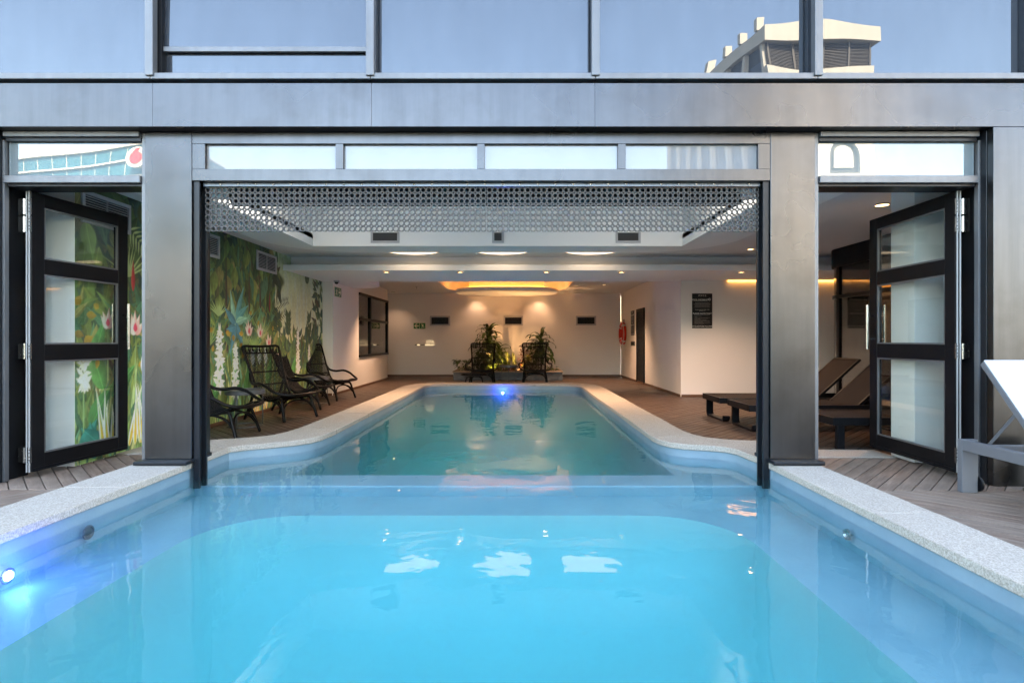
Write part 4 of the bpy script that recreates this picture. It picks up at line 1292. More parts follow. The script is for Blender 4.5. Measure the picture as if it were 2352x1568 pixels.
def exit_sign(loc, rz, w_, h_, arrow_right, label):
    t = thing('exit_sign', label, 'exit sign', loc, rz, 'green running man exit signs')
    MB().box(-w_/2, w_/2, -0.012, 0, 0, h_).build('board', 'exit_cream', t, bevel=0.008)
    sg = 1 if arrow_right else -1
    ax, mx_ = sg * w_ / 4, -sg * w_ / 4
    q = h_ * 0.92 / 2
    for c_ in (ax, mx_):
        MB().box(c_ - w_ * 0.232, c_ + w_ * 0.232, -0.0135, -0.012, h_ * 0.06, h_ * 0.94).build('green_field', 'exit_green', t)
    def P(pts, y=-0.0145):
        mb = MB(); n_ = len(pts)
        mb.add([(p[0], y, p[1]) for p in pts] + [(p[0], -0.0136, p[1]) for p in pts], [tuple(range(n_)), tuple(range(2*n_ - 1, n_ - 1, -1))] + [(i, n_ + i, n_ + (i+1) % n_, (i+1) % n_) for i in range(n_)])
        return mb
    a = h_ * 0.36; c = h_ / 2
    P([(ax + sg*a, c), (ax + sg*0.05*a, c + a), (ax - sg*0.5*a, c + a), (ax + sg*0.25*a, c + 0.28*a), (ax - sg*0.95*a, c + 0.28*a), (ax - sg*0.95*a, c - 0.28*a),
       (ax + sg*0.25*a, c - 0.28*a), (ax - sg*0.5*a, c - a), (ax + sg*0.05*a, c - a)]).build('arrow', 'exit_cream', t)
    mb = MB(); u = h_ * 0.40; y = -0.0142
    def T_(pts, r_): mb.tube([(mx_ + sg * p[0] * u, y, c + p[1] * u) for p in pts], r_ * u, 6)
    T_([(0.12, 0.45), (-0.12, -0.1)], 0.16)                                  # torso
    T_([(0.10, 0.42), (0.42, 0.15), (0.62, 0.28)], 0.075); T_([(0.08, 0.45), (-0.30, 0.42), (-0.48, 0.12)], 0.075)
    T_([(-0.10, -0.1), (0.28, -0.30), (0.18, -0.85), (0.35, -0.85)], 0.095); T_([(-0.12, -0.1), (-0.30, -0.55), (-0.75, -0.62)], 0.095)
    mb.lathe([(0.15 * u, 0), (0.15 * u, -0.001), (0, -0.001)], (mx_ + sg * 0.26 * u, -0.0136, c + 0.72 * u), 14, 'y')
    mb.build('running_man', 'exit_cream', t)
exit_sign((-2.88, 16.199, 1.40), 0, 0.36, 0.19, False, 'green exit sign with left arrow on the back wall')
exit_sign((-3.549, 10.80, 1.92), R(90), 0.40, 0.20, True, 'green exit sign with right arrow beside the mural')

t = thing('spa_sign', 'lit SPA lettering over an arrow on the back wall', 'sign', (-2.74, 16.19, 0.925), 0)
put_text(t, 'SPA', 0.15, (0.18, -0.012, 0.085), 0, 'sign_glow', depth=0.002, bold=-0.004)
MB().box(0.02, 0.28, -0.016, -0.002, -0.004, 0.010).build('bar', 'sign_glow', t)
MB().box(-0.12, 0.019, -0.014, -0.002, -0.003, 0.013).build('bar', 'black_metal', t)
MB().box(-0.22, -0.121, -0.016, -0.002, -0.004, 0.010).build('bar', 'sign_glow', t)
MB().prism_axis([(-0.29, 0.005), (-0.221, 0.035), (-0.221, -0.025)], -0.016, -0.002, 1).build('arrow_head', 'black_metal', t)

# life ring on the right inner wall
t = thing('life_ring', 'red life ring with rope hanging on the wall by the dark door', 'life ring', (3.06, 15.66, 0.93))
R_, r_ = 0.265, 0.068
MB().tube([(0, R_ * math.cos(2*math.pi*k/40), 0.335 + R_ * math.sin(2*math.pi*k/40)) for k in range(40)], r_ , 14, closed=True).build('ring', 'ring_red', t, smooth=True)
for k in range(4):
    a = R(45 + 90 * k); mb = MB()
    mb.tube([(0, R_ * math.cos(a + q), 0.335 + R_ * math.sin(a + q)) for q in (-0.10, -0.03, 0.03, 0.10)], r_ * 1.02, 14); mb.build('band', 'rope_white', t, smooth=True)
mb = MB()
for k in range(4):
    a = R(45 + 90 * k); b_ = R(135 + 90 * k); m_ = (a + b_) / 2
    mb.tube(crom([(-0.03, 0.335 * math.cos(a), 0.335 + 0.335 * math.sin(a)), (-0.04, 0.375 * math.cos(m_), 0.30 + 0.375 * math.sin(m_)), (-0.03, 0.335 * math.cos(b_), 0.335 + 0.335 * math.sin(b_))], 6), 0.008, 6)
mb.build('rope', 'rope_white', t, smooth=True)
MB().box(0.02, 0.05, -0.02, 0.02, 0.60, 0.74).build('hook', 'chrome', t)
# dark service door in the side wall, switch plates
t = thing('service_door', 'narrow dark door in the pale side wall', 'door', (3.11, 13.58, 0), 0)
MB().box(-0.016, -0.001, -0.36, 0.36, 0.005, 1.80).build('leaf', 'black_paint', t, bevel=0.002)
mb = MB(); mb.box(-0.03, -0.001, -0.42, -0.361, 0.005, 1.86); mb.box(-0.03, -0.001, 0.361, 0.42, 0.005, 1.86); mb.box(-0.03, -0.001, -0.36, 0.36, 1.801, 1.86); mb.build('frame', 'black_metal', t, bevel=0.002)
mb = MB(); mb.tube([(-0.016, 0.30, 0.92), (-0.06, 0.30, 0.92), (-0.06, 0.20, 0.92)], 0.010, 8); mb.lathe([(0.02, 0), (0.02, -0.008), (0, -0.008)], (-0.016, 0.30, 0.80), 12, 'x'); mb.build('lever_handle', 'chrome', t, smooth=40)
t = thing('switch_plate', 'small row of black wall switches under the edge-on sign', 'switch', (3.109, 14.53, 0.92), 0)
MB().box(-0.012, 0, -0.26, 0.20, 0, 0.12).build('plate', 'sign_black', t, bevel=0.003)
for k in range(4): MB().box(-0.018, -0.0121, -0.20 + k * 0.10, -0.14 + k * 0.10, 0.03, 0.09).build('rocker', 'black_metal', t)
# security camera, smoke detector, sprinklers
t = thing('dome_camera', 'small dark dome camera under the soffit near the mural', 'camera', (-3.42, 10.35, 2.2), 0)
MB().lathe([(0.055, 0), (0.055, -0.022), (0.045, -0.026), (0, -0.026)], (0, 0, -0.0005), 20).build('housing', 'white_frame', t, smooth=30)
MB().lathe([(0.038, -0.0265), (0.036, -0.045), (0.024, -0.062), (0, -0.067)], (0, 0, 0), 20).build('dome', 'sign_black', t, smooth=True)
def sprinkler(x, y, z, label):
    t = thing('sprinkler', label, 'sprinkler', (x, y, z), 0, 'ceiling sprinklers')
    MB().lathe([(0.035, -0.0005), (0.033, -0.006), (0, -0.006)], (0, 0, 0), 16).build('plate', 'white_frame', t)
    mb = MB(); mb.tube([(0, 0, -0.006), (0, 0, -0.045)], 0.008, 8); mb.lathe([(0.018, -0.045), (0.018, -0.049), (0, -0.049)], (0, 0, 0), 12); mb.build('head', 'chrome', t)
sprinkler(3.62, 6.6, 2.45, 'sprinkler on the grey ceiling in front of the glass partition')
sprinkler(3.35, 7.45, 2.45, 'sprinkler on the ceiling beside the raft corner')
sprinkler(-0.25, 13.0, 2.72, 'sprinkler inside the glowing ceiling tray')
sprinkler(-2.6, 14.2, 2.46, 'sprinkler in the back ceiling near the exit sign')
t = thing('smoke_detector', 'flat round white ceiling speaker at the raft corner', 'ceiling speaker', (3.15, 6.75, 2.45), 0)
MB().lathe([(0.13, -0.0005), (0.125, -0.012), (0, -0.014)], (0, 0, 0), 28).build('cover', 'white_frame', t, smooth=30)

# corner window in the left inner wall
t = thing('corner_window', 'black framed corner window with white curtain behind it', 'window', (-3.55, 13.6, 0.68), 0, world=True)
mb = MB()
for z0, z1 in ((0.68, 0.735), (1.52, 1.58), (2.10, 2.15)): mb.box(-3.60, -3.52, 12.262, 15.0, z0, z1)
mb.build('rail', 'black_metal', t, bevel=0.003)
for y in (13.2, 14.95): MB().box(-3.595, -3.525, y - 0.045, y + 0.045, 0.736, 2.099).build('mullion', 'black_metal', t, bevel=0.003)
for a, b_ in ((12.265, 13.154), (13.246, 14.904)): MB().box(-3.563, -3.557, a, b_, 0.736, 2.099).build('pane', 'window_dark_glass', t)
mb = MB(); n_ = 60; vs = []; fs = []
for k in range(n_ + 1):
    y = 12.3 + 2.2 * k / n_; x = -4.25 + 0.05 * math.sin(k * 1.3); vs += [(x, y, 0.02), (x, y, 2.44)]
for k in range(n_): fs.append((2*k, 2*k + 2, 2*k + 3, 2*k + 1))
mb.add(vs, fs)
tag(mb.build('curtain', 'curtain_white', smooth=True), 'white pleated curtain behind the corner window', 'curtain')
# =================================================================== FURNITURE
def sym(pts): return [(-p[0], p[1], p[2]) for p in pts]
def make_chair():
    t = thing('rattan_chair', 'x', 'chair', (0, 0, 0), 0, 'black rattan lounge chairs')
    side = [(0.285, -0.475, 0.90), (0.268, -0.40, 0.74), (0.250, -0.31, 0.54), (0.235, -0.20, 0.35), (0.225, -0.06, 0.255), (0.222, 0.12, 0.265), (0.205, 0.30, 0.325), (0.17, 0.42, 0.335)]
    sc = crom(side, 6)
    m = MB(); m.tube(sc, 0.0175, 8); m.tube(crom(sym(side), 6), 0.0175, 8)
    m.tube(crom([(0.285, -0.475, 0.90), (0.275, -0.487, 0.93), (0.235, -0.492, 0.942), (0.12, -0.505, 0.937), (0, -0.51, 0.934), (-0.12, -0.505, 0.937), (-0.235, -0.492, 0.942), (-0.275, -0.487, 0.93), (-0.285, -0.475, 0.90)], 5), 0.0175, 8)
    m.build('frame', 'black_rattan', t, smooth=True)
    # fine spindles running down the back and along the seat
    m = MB(); N = 26
    for k in range(N):
        f = -1 + 2 * (k + 0.5) / N
        pts = []
        for i in range(0, len(sc), 2):
            p = sc[i]; dip = 0.035 * (1 - f * f)
            j = sc[min(i + 1, len(sc) - 1)]
            pts.append((p.x * f * 0.97, p.y - dip * (0.6 if p.z > 0.4 else 0.1), p.z - (0 if p.z > 0.4 else dip * 0.5)))
        m.tube(pts, 0.0052, 5, cap=False)
    for k in range(10):
        f = -0.9 + 1.8 * k / 9
        m.tube([(0.27 * f, -0.485, 0.925), (0.265 * f, -0.475, 0.845)], 0.007, 5)
    sp_ = m.build('spindle_panel', 'black_rattan', t, smooth=True)
    m = MB()
    for z, y, w_ in ((0.845, -0.462, 0.272), (0.60, -0.345, 0.25), (0.44, -0.262, 0.235)):
        m.tube(crom([(w_, y, z), (w_ * 0.5, y - 0.022, z), (0, y - 0.03, z), (-w_ * 0.5, y - 0.022, z), (-w_, y, z)], 4), 0.010, 6)
    m.build('back_bands', 'black_rattan', t, smooth=True)
    m = MB(); m.tube(crom([(0.20, 0.33, 0.325), (0.1, 0.345, 0.315), (0, 0.35, 0.31), (-0.1, 0.345, 0.315), (-0.20, 0.33, 0.325)], 4), 0.016, 6)
    m.build('front_roll', 'black_rattan', t, smooth=True)
    # one horseshoe of cane makes both arms and the front edge
    arm = [(0.258, -0.35, 0.60), (0.29, -0.29, 0.50), (0.335, -0.17, 0.465), (0.365, 0.0, 0.475), (0.37, 0.14, 0.44), (0.345, 0.28, 0.37), (0.27, 0.40, 0.335), (0.14, 0.455, 0.33), (0, 0.465, 0.328)]
    full = arm + [(-p[0], p[1], p[2]) for p in arm[-2::-1]]
    m = MB(); m.tube(crom(full, 6), 0.019, 8); m.build('arm_loop', 'black_rattan', t, smooth=True)
    for sg in (1, -1):
        m = MB(); m.tube(crom([(sg*0.215, 0.16, 0.275), (sg*0.235, 0.26, 0.27), (sg*0.25, 0.31, 0.16), (sg*0.27, 0.37, 0.0)], 5), 0.019, 8); m.build('leg', 'black_rattan', t, smooth=True)
        m = MB(); m.tube(crom([(sg*0.245, -0.26, 0.45), (sg*0.255, -0.33, 0.25), (sg*0.275, -0.45, 0.0)], 5), 0.019, 8); m.build('leg', 'black_rattan', t, smooth=True)
        m = MB()
        for o_ in (0.0, 0.018):
            m.tube(crom([(sg*0.265, 0.352, 0.07), (sg*(0.245 - o_), 0.24, 0.19), (sg*(0.232 - o_), 0.08, 0.245), (sg*(0.232 - o_), -0.10, 0.245), (sg*(0.25 - o_), -0.29, 0.17), (sg*0.268, -0.43, 0.05)], 5), 0.011, 7)
        m.build('side_arch', 'black_rattan', t, smooth=True)
    for yy in (0.352, -0.425):
        m = MB(); sgn = 1 if yy > 0 else -1
        m.tube(crom([(0.265, yy, 0.07), (0.20, yy - sgn*0.05, 0.19), (0.08, yy - sgn*0.08, 0.24), (-0.08, yy - sgn*0.08, 0.24), (-0.20, yy - sgn*0.05, 0.19), (-0.265, yy, 0.07)], 5), 0.012, 7)
        m.build('end_arch', 'black_rattan', t, smooth=True)
    return t
chair = make_chair()
# (x, y, angle of facing from +Y towards -X, label)
spots = [(-3.32, 6.08, R(-88), 'black rattan chair half hidden by the steel post'),
         (-3.20, 7.48, R(-114), 'black rattan chair with high back, turned towards the camera by the mural'),
         (-3.36, 8.62, R(-84), 'black rattan chair in the middle of the three open ones, seen from its side'),
         (-3.38, 9.92, R(-106), 'black rattan chair at the far end of the mural beside the white wall edge'),
         (-0.84, 13.35, R(180), 'black rattan chair in front of the taller planter palm'),
         (0.46, 13.35, R(180), 'black rattan chair in front of the smaller planter palm')]
for i, (x, y, a, lb) in enumerate(spots):
    o = chair if i == 0 else copy_tree(chair)
    o.location = (x, y, 0.001); o.rotation_euler = (0, 0, a); o['label'] = lb; o.scale = (1.07, 0.88, 1.05)
# footstool of the far left chair
t = thing('rattan_footstool', 'low black rattan footstool at the end of the pool', 'footstool', (-0.98, 12.62, 0.001), R(4))
m = MB()
for k in range(15):
    x = -0.23 + 0.46 * k / 14
    m.tube(crom([(x, -0.20, 0.27), (x, -0.10, 0.235), (x, 0.10, 0.235), (x, 0.20, 0.27)], 3), 0.007, 5)
m.build('spindle_panel', 'black_rattan', t, smooth=True)
m = MB(); m.tube(crom([(-0.25, -0.19, 0.275), (-0.25, 0.19, 0.275), (0.25, 0.19, 0.275), (0.25, -0.19, 0.275)], 6, closed=True), 0.016, 8, closed=True); m.build('rim', 'black_rattan', t, smooth=True)
for sg in (-1, 1):
    m = MB(); m.tube(crom([(-0.20, sg*0.17, 0.0), (-0.17, sg*0.14, 0.2), (0, sg*0.13, 0.235), (0.17, sg*0.14, 0.2), (0.20, sg*0.17, 0.0)], 5), 0.014, 8); m.build('leg', 'black_rattan', t, smooth=True)

def make_table():
    t = thing('side_table', 'x', 'side table', (0, 0, 0), 0, 'round metal side tables')
    MB().lathe([(0.225, 0.40), (0.23, 0.405), (0.23, 0.452), (0.224, 0.456), (0.218, 0.446), (0, 0.446)], (0, 0, 0), 36).build('tray_top', 'table_grey', t, smooth=30)
    for k in range(3):
        a = R(30 + 120 * k); MB().tube([(0.20 * math.cos(a), 0.20 * math.sin(a), 0.401), (0.20 * math.cos(a), 0.20 * math.sin(a), 0.008)], 0.007, 8).build('leg', 'table_grey', t, smooth=True)
    MB().tube([(0.20 * math.cos(R(q)), 0.20 * math.sin(R(q)), 0.0085) for q in range(0, 360, 10)], 0.007, 6, closed=True).build('foot_ring', 'table_grey', t, smooth=True)
    return t
tab = make_table()
for i, (x, y, lb) in enumerate(((-3.38, 6.78, 'round grey side table between the first two rattan chairs'), (-3.42, 9.25, 'round grey side table between the last two mural chairs'), (-0.19, 13.45, 'round dark side table between the chairs before the planter'))):
    o = tab if i == 0 else copy_tree(tab)
    o.location = (x, y, 0.001); o['label'] = lb

# ---- dark indoor sun beds: foot end towards the pool, heads to the right
def make_bed(loop):
    t = thing('sun_bed', 'x', 'sun bed', (0, 0, 0), 0, 'dark indoor sun beds')
    L, W, H = 1.25, 0.66, 0.315
    m = MB()
    for y0, y1 in ((-W/2, -W/2 + 0.035), (W/2 - 0.035, W/2)): m.box(0, L + 0.65, y0, y1, H - 0.075, H)
    m.box(0, 0.035, -W/2 + 0.0355, W/2 - 0.0355, H - 0.075, H); m.box(L, L + 0.03, -W/2 + 0.0355, W/2 - 0.0355, H - 0.075, H - 0.02)
    m.build('frame', 'black_metal', t, bevel=0.004)
    MB().box(0.036, L, -W/2 + 0.036, W/2 - 0.036, H - 0.018, H - 0.004).build('seat_sling', 'brown_sling', t, bevel=0.004)
    a = R(42); bl = 0.78; m = MB()
    def bx(u0, u1, y0, y1, w0, w1, mb):
        c_, s_ = math.cos(a), math.sin(a); vs = []
        for (u, yy, w_) in ((u0,y0,w0),(u1,y0,w0),(u1,y1,w0),(u0,y1,w0),(u0,y0,w1),(u1,y0,w1),(u1,y1,w1),(u0,y1,w1)):
            vs.append((L + 0.04 + u * c_ - w_ * s_, yy, H - 0.02 + u * s_ + w_ * c_))
        mb.add(vs, [(0,3,2,1),(4,5,6,7),(0,1,5,4),(1,2,6,5),(2,3,7,6),(3,0,4,7)])
    bx(0, bl, -W/2 + 0.04, -W/2 + 0.07, -0.02, 0.012, m); bx(0, bl, W/2 - 0.07, W/2 - 0.04, -0.02, 0.012, m); bx(bl - 0.03, bl, -W/2 + 0.0705, W/2 - 0.0705, -0.02, 0.012, m)
    m.build('back_frame', 'black_metal', t, bevel=0.003)
    m = MB(); bx(0.0, bl - 0.031, -W/2 + 0.071, W/2 - 0.071, -0.004, 0.008, m); m.build('back_sling', 'brown_sling', t, bevel=0.003)
    for xx in (0.05, L + 0.45):
        if loop:                                      # flat bar loop leg across the bed
            pr = rrect(-W/2 + 0.01, W/2 - 0.01, 0.0, H - 0.076, 0.07, 6, (1, 1, 0, 0)); pi2 = rrect(-W/2 + 0.035, W/2 - 0.035, 0.025, H - 0.076, 0.05, 6, (1, 1, 0, 0))
            m = MB(); n_ = len(pr)
            vs = [(xx, p[0], p[1]) for p in pr] + [(xx, p[0], p[1]) for p in pi2] + [(xx + 0.09, p[0], p[1]) for p in pr] + [(xx + 0.09, p[0], p[1]) for p in pi2]
            fs = []
            for i in range(n_ - 1 if True else n_):
                j = i + 1
                fs += [(i, j, n_ + j, n_ + i), (2*n_ + i, 3*n_ + i, 3*n_ + j, 2*n_ + j), (i, 2*n_ + i, 2*n_ + j, j), (n_ + i, n_ + j, 3*n_ + j, 3*n_ + i)]
            # the last segment (top) stays open under the frame
            m.add(vs, fs); m.build('loop_leg', 'black_metal', t)
        else:
            for yy in (-W/2 + 0.01, W/2 - 0.06): MB().box(xx, xx + 0.07, yy, yy + 0.05, 0.0, H - 0.076).build('leg', 'black_metal', t, bevel=0.004)
    return t
bed = make_bed(True)
bed.location = (2.66, 7.45, 0.001); bed['label'] = 'black sun bed farthest from the facade, under the pool indemnity sign'
b2 = copy_tree(bed); b2.location = (2.70, 6.64, 0.001); b2['label'] = 'black sun bed half hidden by the right steel post, middle of three'
b3 = make_bed(False); b3.location = (3.08, 5.62, 0.001); b3['label'] = 'brown slung sun bed just inside the right doorway'
t = thing('wicker_table', 'low dark wicker table on thin wire legs between the sun beds', 'wicker table', (4.35, 7.02, 0.001), 0)
MB().lathe([(0.12, 0.16), (0.19, 0.24), (0.21, 0.33), (0.20, 0.345), (0, 0.345)], (0, 0, 0), 24).build('basket', 'wicker', t, smooth=35)
for k in range(4):
    a = R(45 + 90 * k); MB().tube([(0.11 * math.cos(a), 0.11 * math.sin(a), 0.17), (0.17 * math.cos(a), 0.17 * math.sin(a), 0.0)], 0.005, 6).build('leg', 'chrome', t)

# ---- grey outdoor lounger at the right edge, pointing towards the camera
t = thing('outdoor_lounger', 'grey metal sun lounger with white sling on the outdoor deck', 'sun lounger', (3.13, 3.82, 0.0), 0)
t.rotation_euler = (0, 0, R(-1.5))
W, L, H = 0.68, 1.9, 0.372
for sx in (0, W - 0.045):
    m = MB(); m.prism_axis([(0.0, H - 0.075), (0.0, H), (-L, H), (-L, H - 0.075)], sx, sx + 0.045, 0); m.build('side_rail', 'lounger_frame', t, bevel=0.004)
for sx in (0, W - 0.11):
    m = MB(); m.box(sx, sx + 0.11, 0.001, 0.046, 0.0, H - 0.0); m.build('leg', 'lounger_frame', t, bevel=0.004)
    m = MB(); m.box(sx, sx + 0.11, -L - 0.046, -L - 0.001, 0.0, H); m.build('leg', 'lounger_frame', t, bevel=0.004)
for q in ((0.111, W - 0.111, 0.006, 0.04, H - 0.09, H - 0.04), (0.046, W - 0.046, -0.62, -0.58, H - 0.07, H - 0.03), (0.046, W - 0.046, -L, -L + 0.04, H - 0.07, H - 0.03)):
    MB().box(*q).build('cross_rail', 'lounger_frame', t, bevel=0.003)
for sx in (0.118, W - 0.135): MB().lathe([(0.055, 0), (0.055, 0.018), (0, 0.018)], (sx, 0.03, 0.058), 24, 'x').build('wheel', 'black_metal', t, bevel=0.004)
a = R(49.5); bl = 0.72; y0, z0 = -0.57, H - 0.005
def bq(u0, u1, x0, x1, w0, w1):
    c_, s_ = math.cos(a), math.sin(a); m = MB(); vs = []
    for (u, xx, w_) in ((u0,x0,w0),(u1,x0,w0),(u1,x1,w0),(u0,x1,w0),(u0,x0,w1),(u1,x0,w1),(u1,x1,w1),(u0,x1,w1)): vs.append((xx, y0 + u * c_ - w_ * s_, z0 + u * s_ + w_ * c_))
    m.add(vs, [(0,3,2,1),(4,5,6,7),(0,1,5,4),(1,2,6,5),(2,3,7,6),(3,0,4,7)]); return m
for x0, x1 in ((0.05, 0.085), (W - 0.085, W - 0.05)): bq(0, bl, x0, x1, -0.02, 0.018).build('back_rail', 'lounger_frame', t, bevel=0.003)
bq(bl - 0.035, bl, 0.0855, W - 0.0855, -0.02, 0.018).build('back_rail', 'lounger_frame', t, bevel=0.003)
bq(0.0, bl + 0.006, 0.052, W - 0.052, 0.0185, 0.026).build('back_sling', 'white_sling', t, bevel=0.004)
MB().box(0.046, W - 0.046, -L + 0.041, -0.58, H - 0.012, H - 0.002).build('seat_sling', 'white_sling', t, bevel=0.003)
for sx in (0.09, W - 0.115): MB().tube([(sx + 0.012, -0.06, H - 0.06), (sx + 0.012, -0.33, H + 0.25)], 0.012, 4).build('prop', 'lounger_frame', t)

# =================================================================== CURVED GLASS PARTITION ON THE RIGHT
t = thing('glass_partition', 'curved glass partition with black fascia beyond the right doorway', 'glass partition', (4.87, 7.0, 0), 0, world=True)
path = [(4.87, 5.3), (4.87, 8.25)] + [(5.17 + 0.30 * math.cos(R(180 - q)), 8.25 + 0.30 * math.sin(R(180 - q))) for q in range(10, 91, 10)] + [(7.95, 8.55)]
def strip(off, z0, z1, th):
    m = MB(); A = []; Bq = []
    for i, p in enumerate(path):
        q0, q1 = path[max(0, i - 1)], path[min(len(path) - 1, i + 1)]
        d = Vector((q1[0] - q0[0], q1[1] - q0[1])).normalized(); nn = Vector((-d.y, d.x))
        A.append((p[0] + nn.x * off, p[1] + nn.y * off)); Bq.append((p[0] + nn.x * (off + th), p[1] + nn.y * (off + th)))
    ring_solid(m, A, Bq, z0, z1); return m
strip(-0.03, 2.17, 2.449, 0.07).build('fascia', 'black_paint', t, bevel=0.004, smooth=35)
strip(-0.02, 1.70, 1.75, 0.05).build('rail', 'black_metal', t, smooth=35)
strip(-0.02, 0.005, 0.07, 0.05).build('rail', 'black_metal', t, smooth=35)
strip(0.0, 1.751, 2.169, 0.01).build('pane', 'smoked_glass', t, smooth=35)
strip(0.0, 0.071, 1.699, 0.01).build('pane', 'smoked_glass', t, smooth=35)
for x, y in ((4.87, 8.2), (4.87, 6.9), (5.6, 8.55), (6.8, 8.55)): MB().box(x - 0.03, x + 0.03, y - 0.03, y + 0.03, 0.071, 2.169).build('mullion', 'black_metal', t)

# =================================================================== PLANTER WITH PLANTS
t = thing('stone_planter', 'low dark slate planter box with tan rim along the back wall', 'planter', (-0.23, 15.3, 0), 0, world=True)
px0, px1, py0, py1 = -1.69, 1.24, 14.39, 16.15
m = MB(); m.box(px0 + 0.02, px1 - 0.02, py0 + 0.02, py0 + 0.10, 0.001, 0.215); m.box(px0 + 0.02, px0 + 0.1, py0 + 0.101, py1, 0.001, 0.215); m.box(px1 - 0.1, px1 - 0.02, py0 + 0.101, py1, 0.001, 0.215); m.build('slate_wall', 'slate', t, bevel=0.004)
m = MB(); m.box(px0, px1, py0, py0 + 0.22, 0.216, 0.246); m.box(px0, px0 + 0.30, py0 + 0.2205, py1, 0.216, 0.246); m.box(px1 - 0.38, px1, py0 + 0.2205, py1, 0.216, 0.246); m.build('rim', 'skirting_tan', t, bevel=0.003)
m = MB(); m.box(px0 + 0.301, px1 - 0.381, py0 + 0.221, py1, 0.05, 0.20); m.build('soil', 'soil', t)

def ribbon(path, widths, fold=0.25):
    """strap leaf: path of Vectors, half widths; V-folded along the rib"""
    m = MB(); vs = []; n_ = len(path)
    for i, p in enumerate(path):
        tdir = (path[min(i+1, n_-1)] - path[max(i-1, 0)]).normalized()
        sd = tdir.cross(Vector((0, 0, 1)))
        if sd.length < 1e-3: sd = Vector((1, 0, 0))
        sd.normalize(); up = sd.cross(tdir)
        w_ = widths[i]
        vs += [p + sd * w_ + up * (w_ * fold), p, p - sd * w_ + up * (w_ * fold)]
    fs = []
    for i in range(n_ - 1):
        for k in range(2): fs.append((3*i + k, 3*i + k + 1, 3*i + k + 4, 3*i + k + 3))
    m.add(vs, fs); return m
rl = random.Random(21)
def strap_mesh(L, w_, droop, wavy=0.02):
    pts = []; N = 10; x = z = 0.0; a = R(62)
    for i in range(N + 1):
        pts.append(Vector((x, wavy * math.sin(i * 1.6), z)))
        a -= R(droop) / N * (0.5 + i / N); x += L / N * math.cos(a); z += L / N * math.sin(a)
    ws = [max(0.003, w_ * math.sin(math.pi * min(0.97, (0.10 + 0.9 * i / N))) ** 0.7) for i in range(N + 1)]
    return ribbon(pts, ws)
strap_vars = [strap_mesh(rl.uniform(0.46, 0.72), rl.uniform(0.05, 0.072), rl.uniform(115, 185), rl.uniform(0.0, 0.03)).mesh('leaf') for k in range(9)]
for me_ in strap_vars: me_.materials.append(M['leaf_green']); me_.shade_smooth()
def dracaena(x, y, h, label, crown, n_):
    t = thing('dracaena_palm', label, 'palm plant', (x, y, 0.2), 0)
    MB().tube(crom([(0, 0, 0), (0.015, 0.01, h * 0.5), (0, 0, h)], 5), [0.026 - 0.0008 * i for i in range(11)], 8).build('trunk', 'trunk_brown', t, smooth=True)
    for k in range(n_):
        o = bpy.data.objects.new('leaf', rl.choice(strap_vars)); COL.objects.link(o); o.parent = t
        f = k / n_
        o.location = (0, 0, h * (1 - crown * (1 - f)))
        o.rotation_euler = (rl.uniform(-0.25, 0.25), R(38 * (1 - f) - 30 * f * f), k * 2.399 + rl.uniform(-0.3, 0.3)); s_ = rl.uniform(0.75, 1.1) * (1.0 if f < 0.8 else 0.8)
        o.scale = (s_, s_, s_)
dracaena(-0.78, 15.05, 1.12, 'tall dracaena palm with drooping leaves in the planter', 0.85, 84)
dracaena(0.68, 15.1, 0.92, 'smaller dracaena palm with arching leaves at the right of the planter', 0.6, 46)
dracaena(-0.50, 15.35, 0.55, 'short dracaena shoot tucked behind the tall palm', 0.85, 44)
# sword plants
def sword(x, y, n_, hh, label):
    t = thing('snake_plant', label, 'plant', (x, y, 0.2), 0)
    for k in range(n_):
        h = hh * rl.uniform(0.6, 1.05); a = rl.uniform(0, 6.28); ln = rl.uniform(0.02, 0.18)
        pts = [Vector((math.cos(a) * ln * (i / 6) ** 1.5 * h * 1.6 + 0.03 * math.cos(k * 2.4), math.sin(a) * ln * (i / 6) ** 1.5 * h + 0.03 * math.sin(k * 2.4), h * i / 6)) for i in range(7)]
        ribbon(pts, [0.016, 0.022, 0.025, 0.024, 0.020, 0.013, 0.002], 0.5).build('leaf', 'leaf_bright', t, smooth=True)
sword(-0.22, 15.0, 8, 0.62, 'upright sword leaved plant left of the planter centre')
sword(-0.06, 15.25, 6, 0.70, 'taller sword leaved plant at the planter centre')
# broad leaved small plants
oval = ribbon([Vector((0.13 * i / 5, 0, 0.02 * math.sin(i * 0.6) - 0.004 * i)) for i in range(6)], [0.002, 0.022, 0.034, 0.033, 0.020, 0.001], 0.3)
def leafy(x, y, r_, h, n_, mat, label, cat='plant', lean=(0, 0), big=1.0):
    t = thing('leafy_plant', label, cat, (x, y, 0.2), 0)
    me_ = MB().add(oval.v, oval.f).mesh('leaf'); me_.materials.append(M[mat]); me_.shade_smooth()
    m = MB()
    for k in range(n_):
        f = rl.random(); a = rl.uniform(0, 6.283); rr = r_ * math.sqrt(rl.random()) * (0.5 + 0.6 * (1 - abs(f - 0.5)))
        p = (rr * math.cos(a) + lean[0] * f, rr * math.sin(a) + lean[1] * f, h * (0.1 + 0.9 * f))
        o = bpy.data.objects.new('leaf', me_); COL.objects.link(o); o.parent = t
        o.location = p; o.rotation_euler = (rl.uniform(-0.5, 0.5), rl.uniform(-0.5, 0.7), a + rl.uniform(-0.8, 0.8)); s_ = rl.uniform(0.55, 1.15) * big; o.scale = (s_, s_, s_)
        if k % 4 == 0: m.tube(crom([(0.02 * math.cos(a), 0.02 * math.sin(a), 0), (p[0] * 0.5, p[1] * 0.5, p[2] * 0.6), p], 3), 0.004, 5)
    m.build('stem', 'trunk_brown', t)
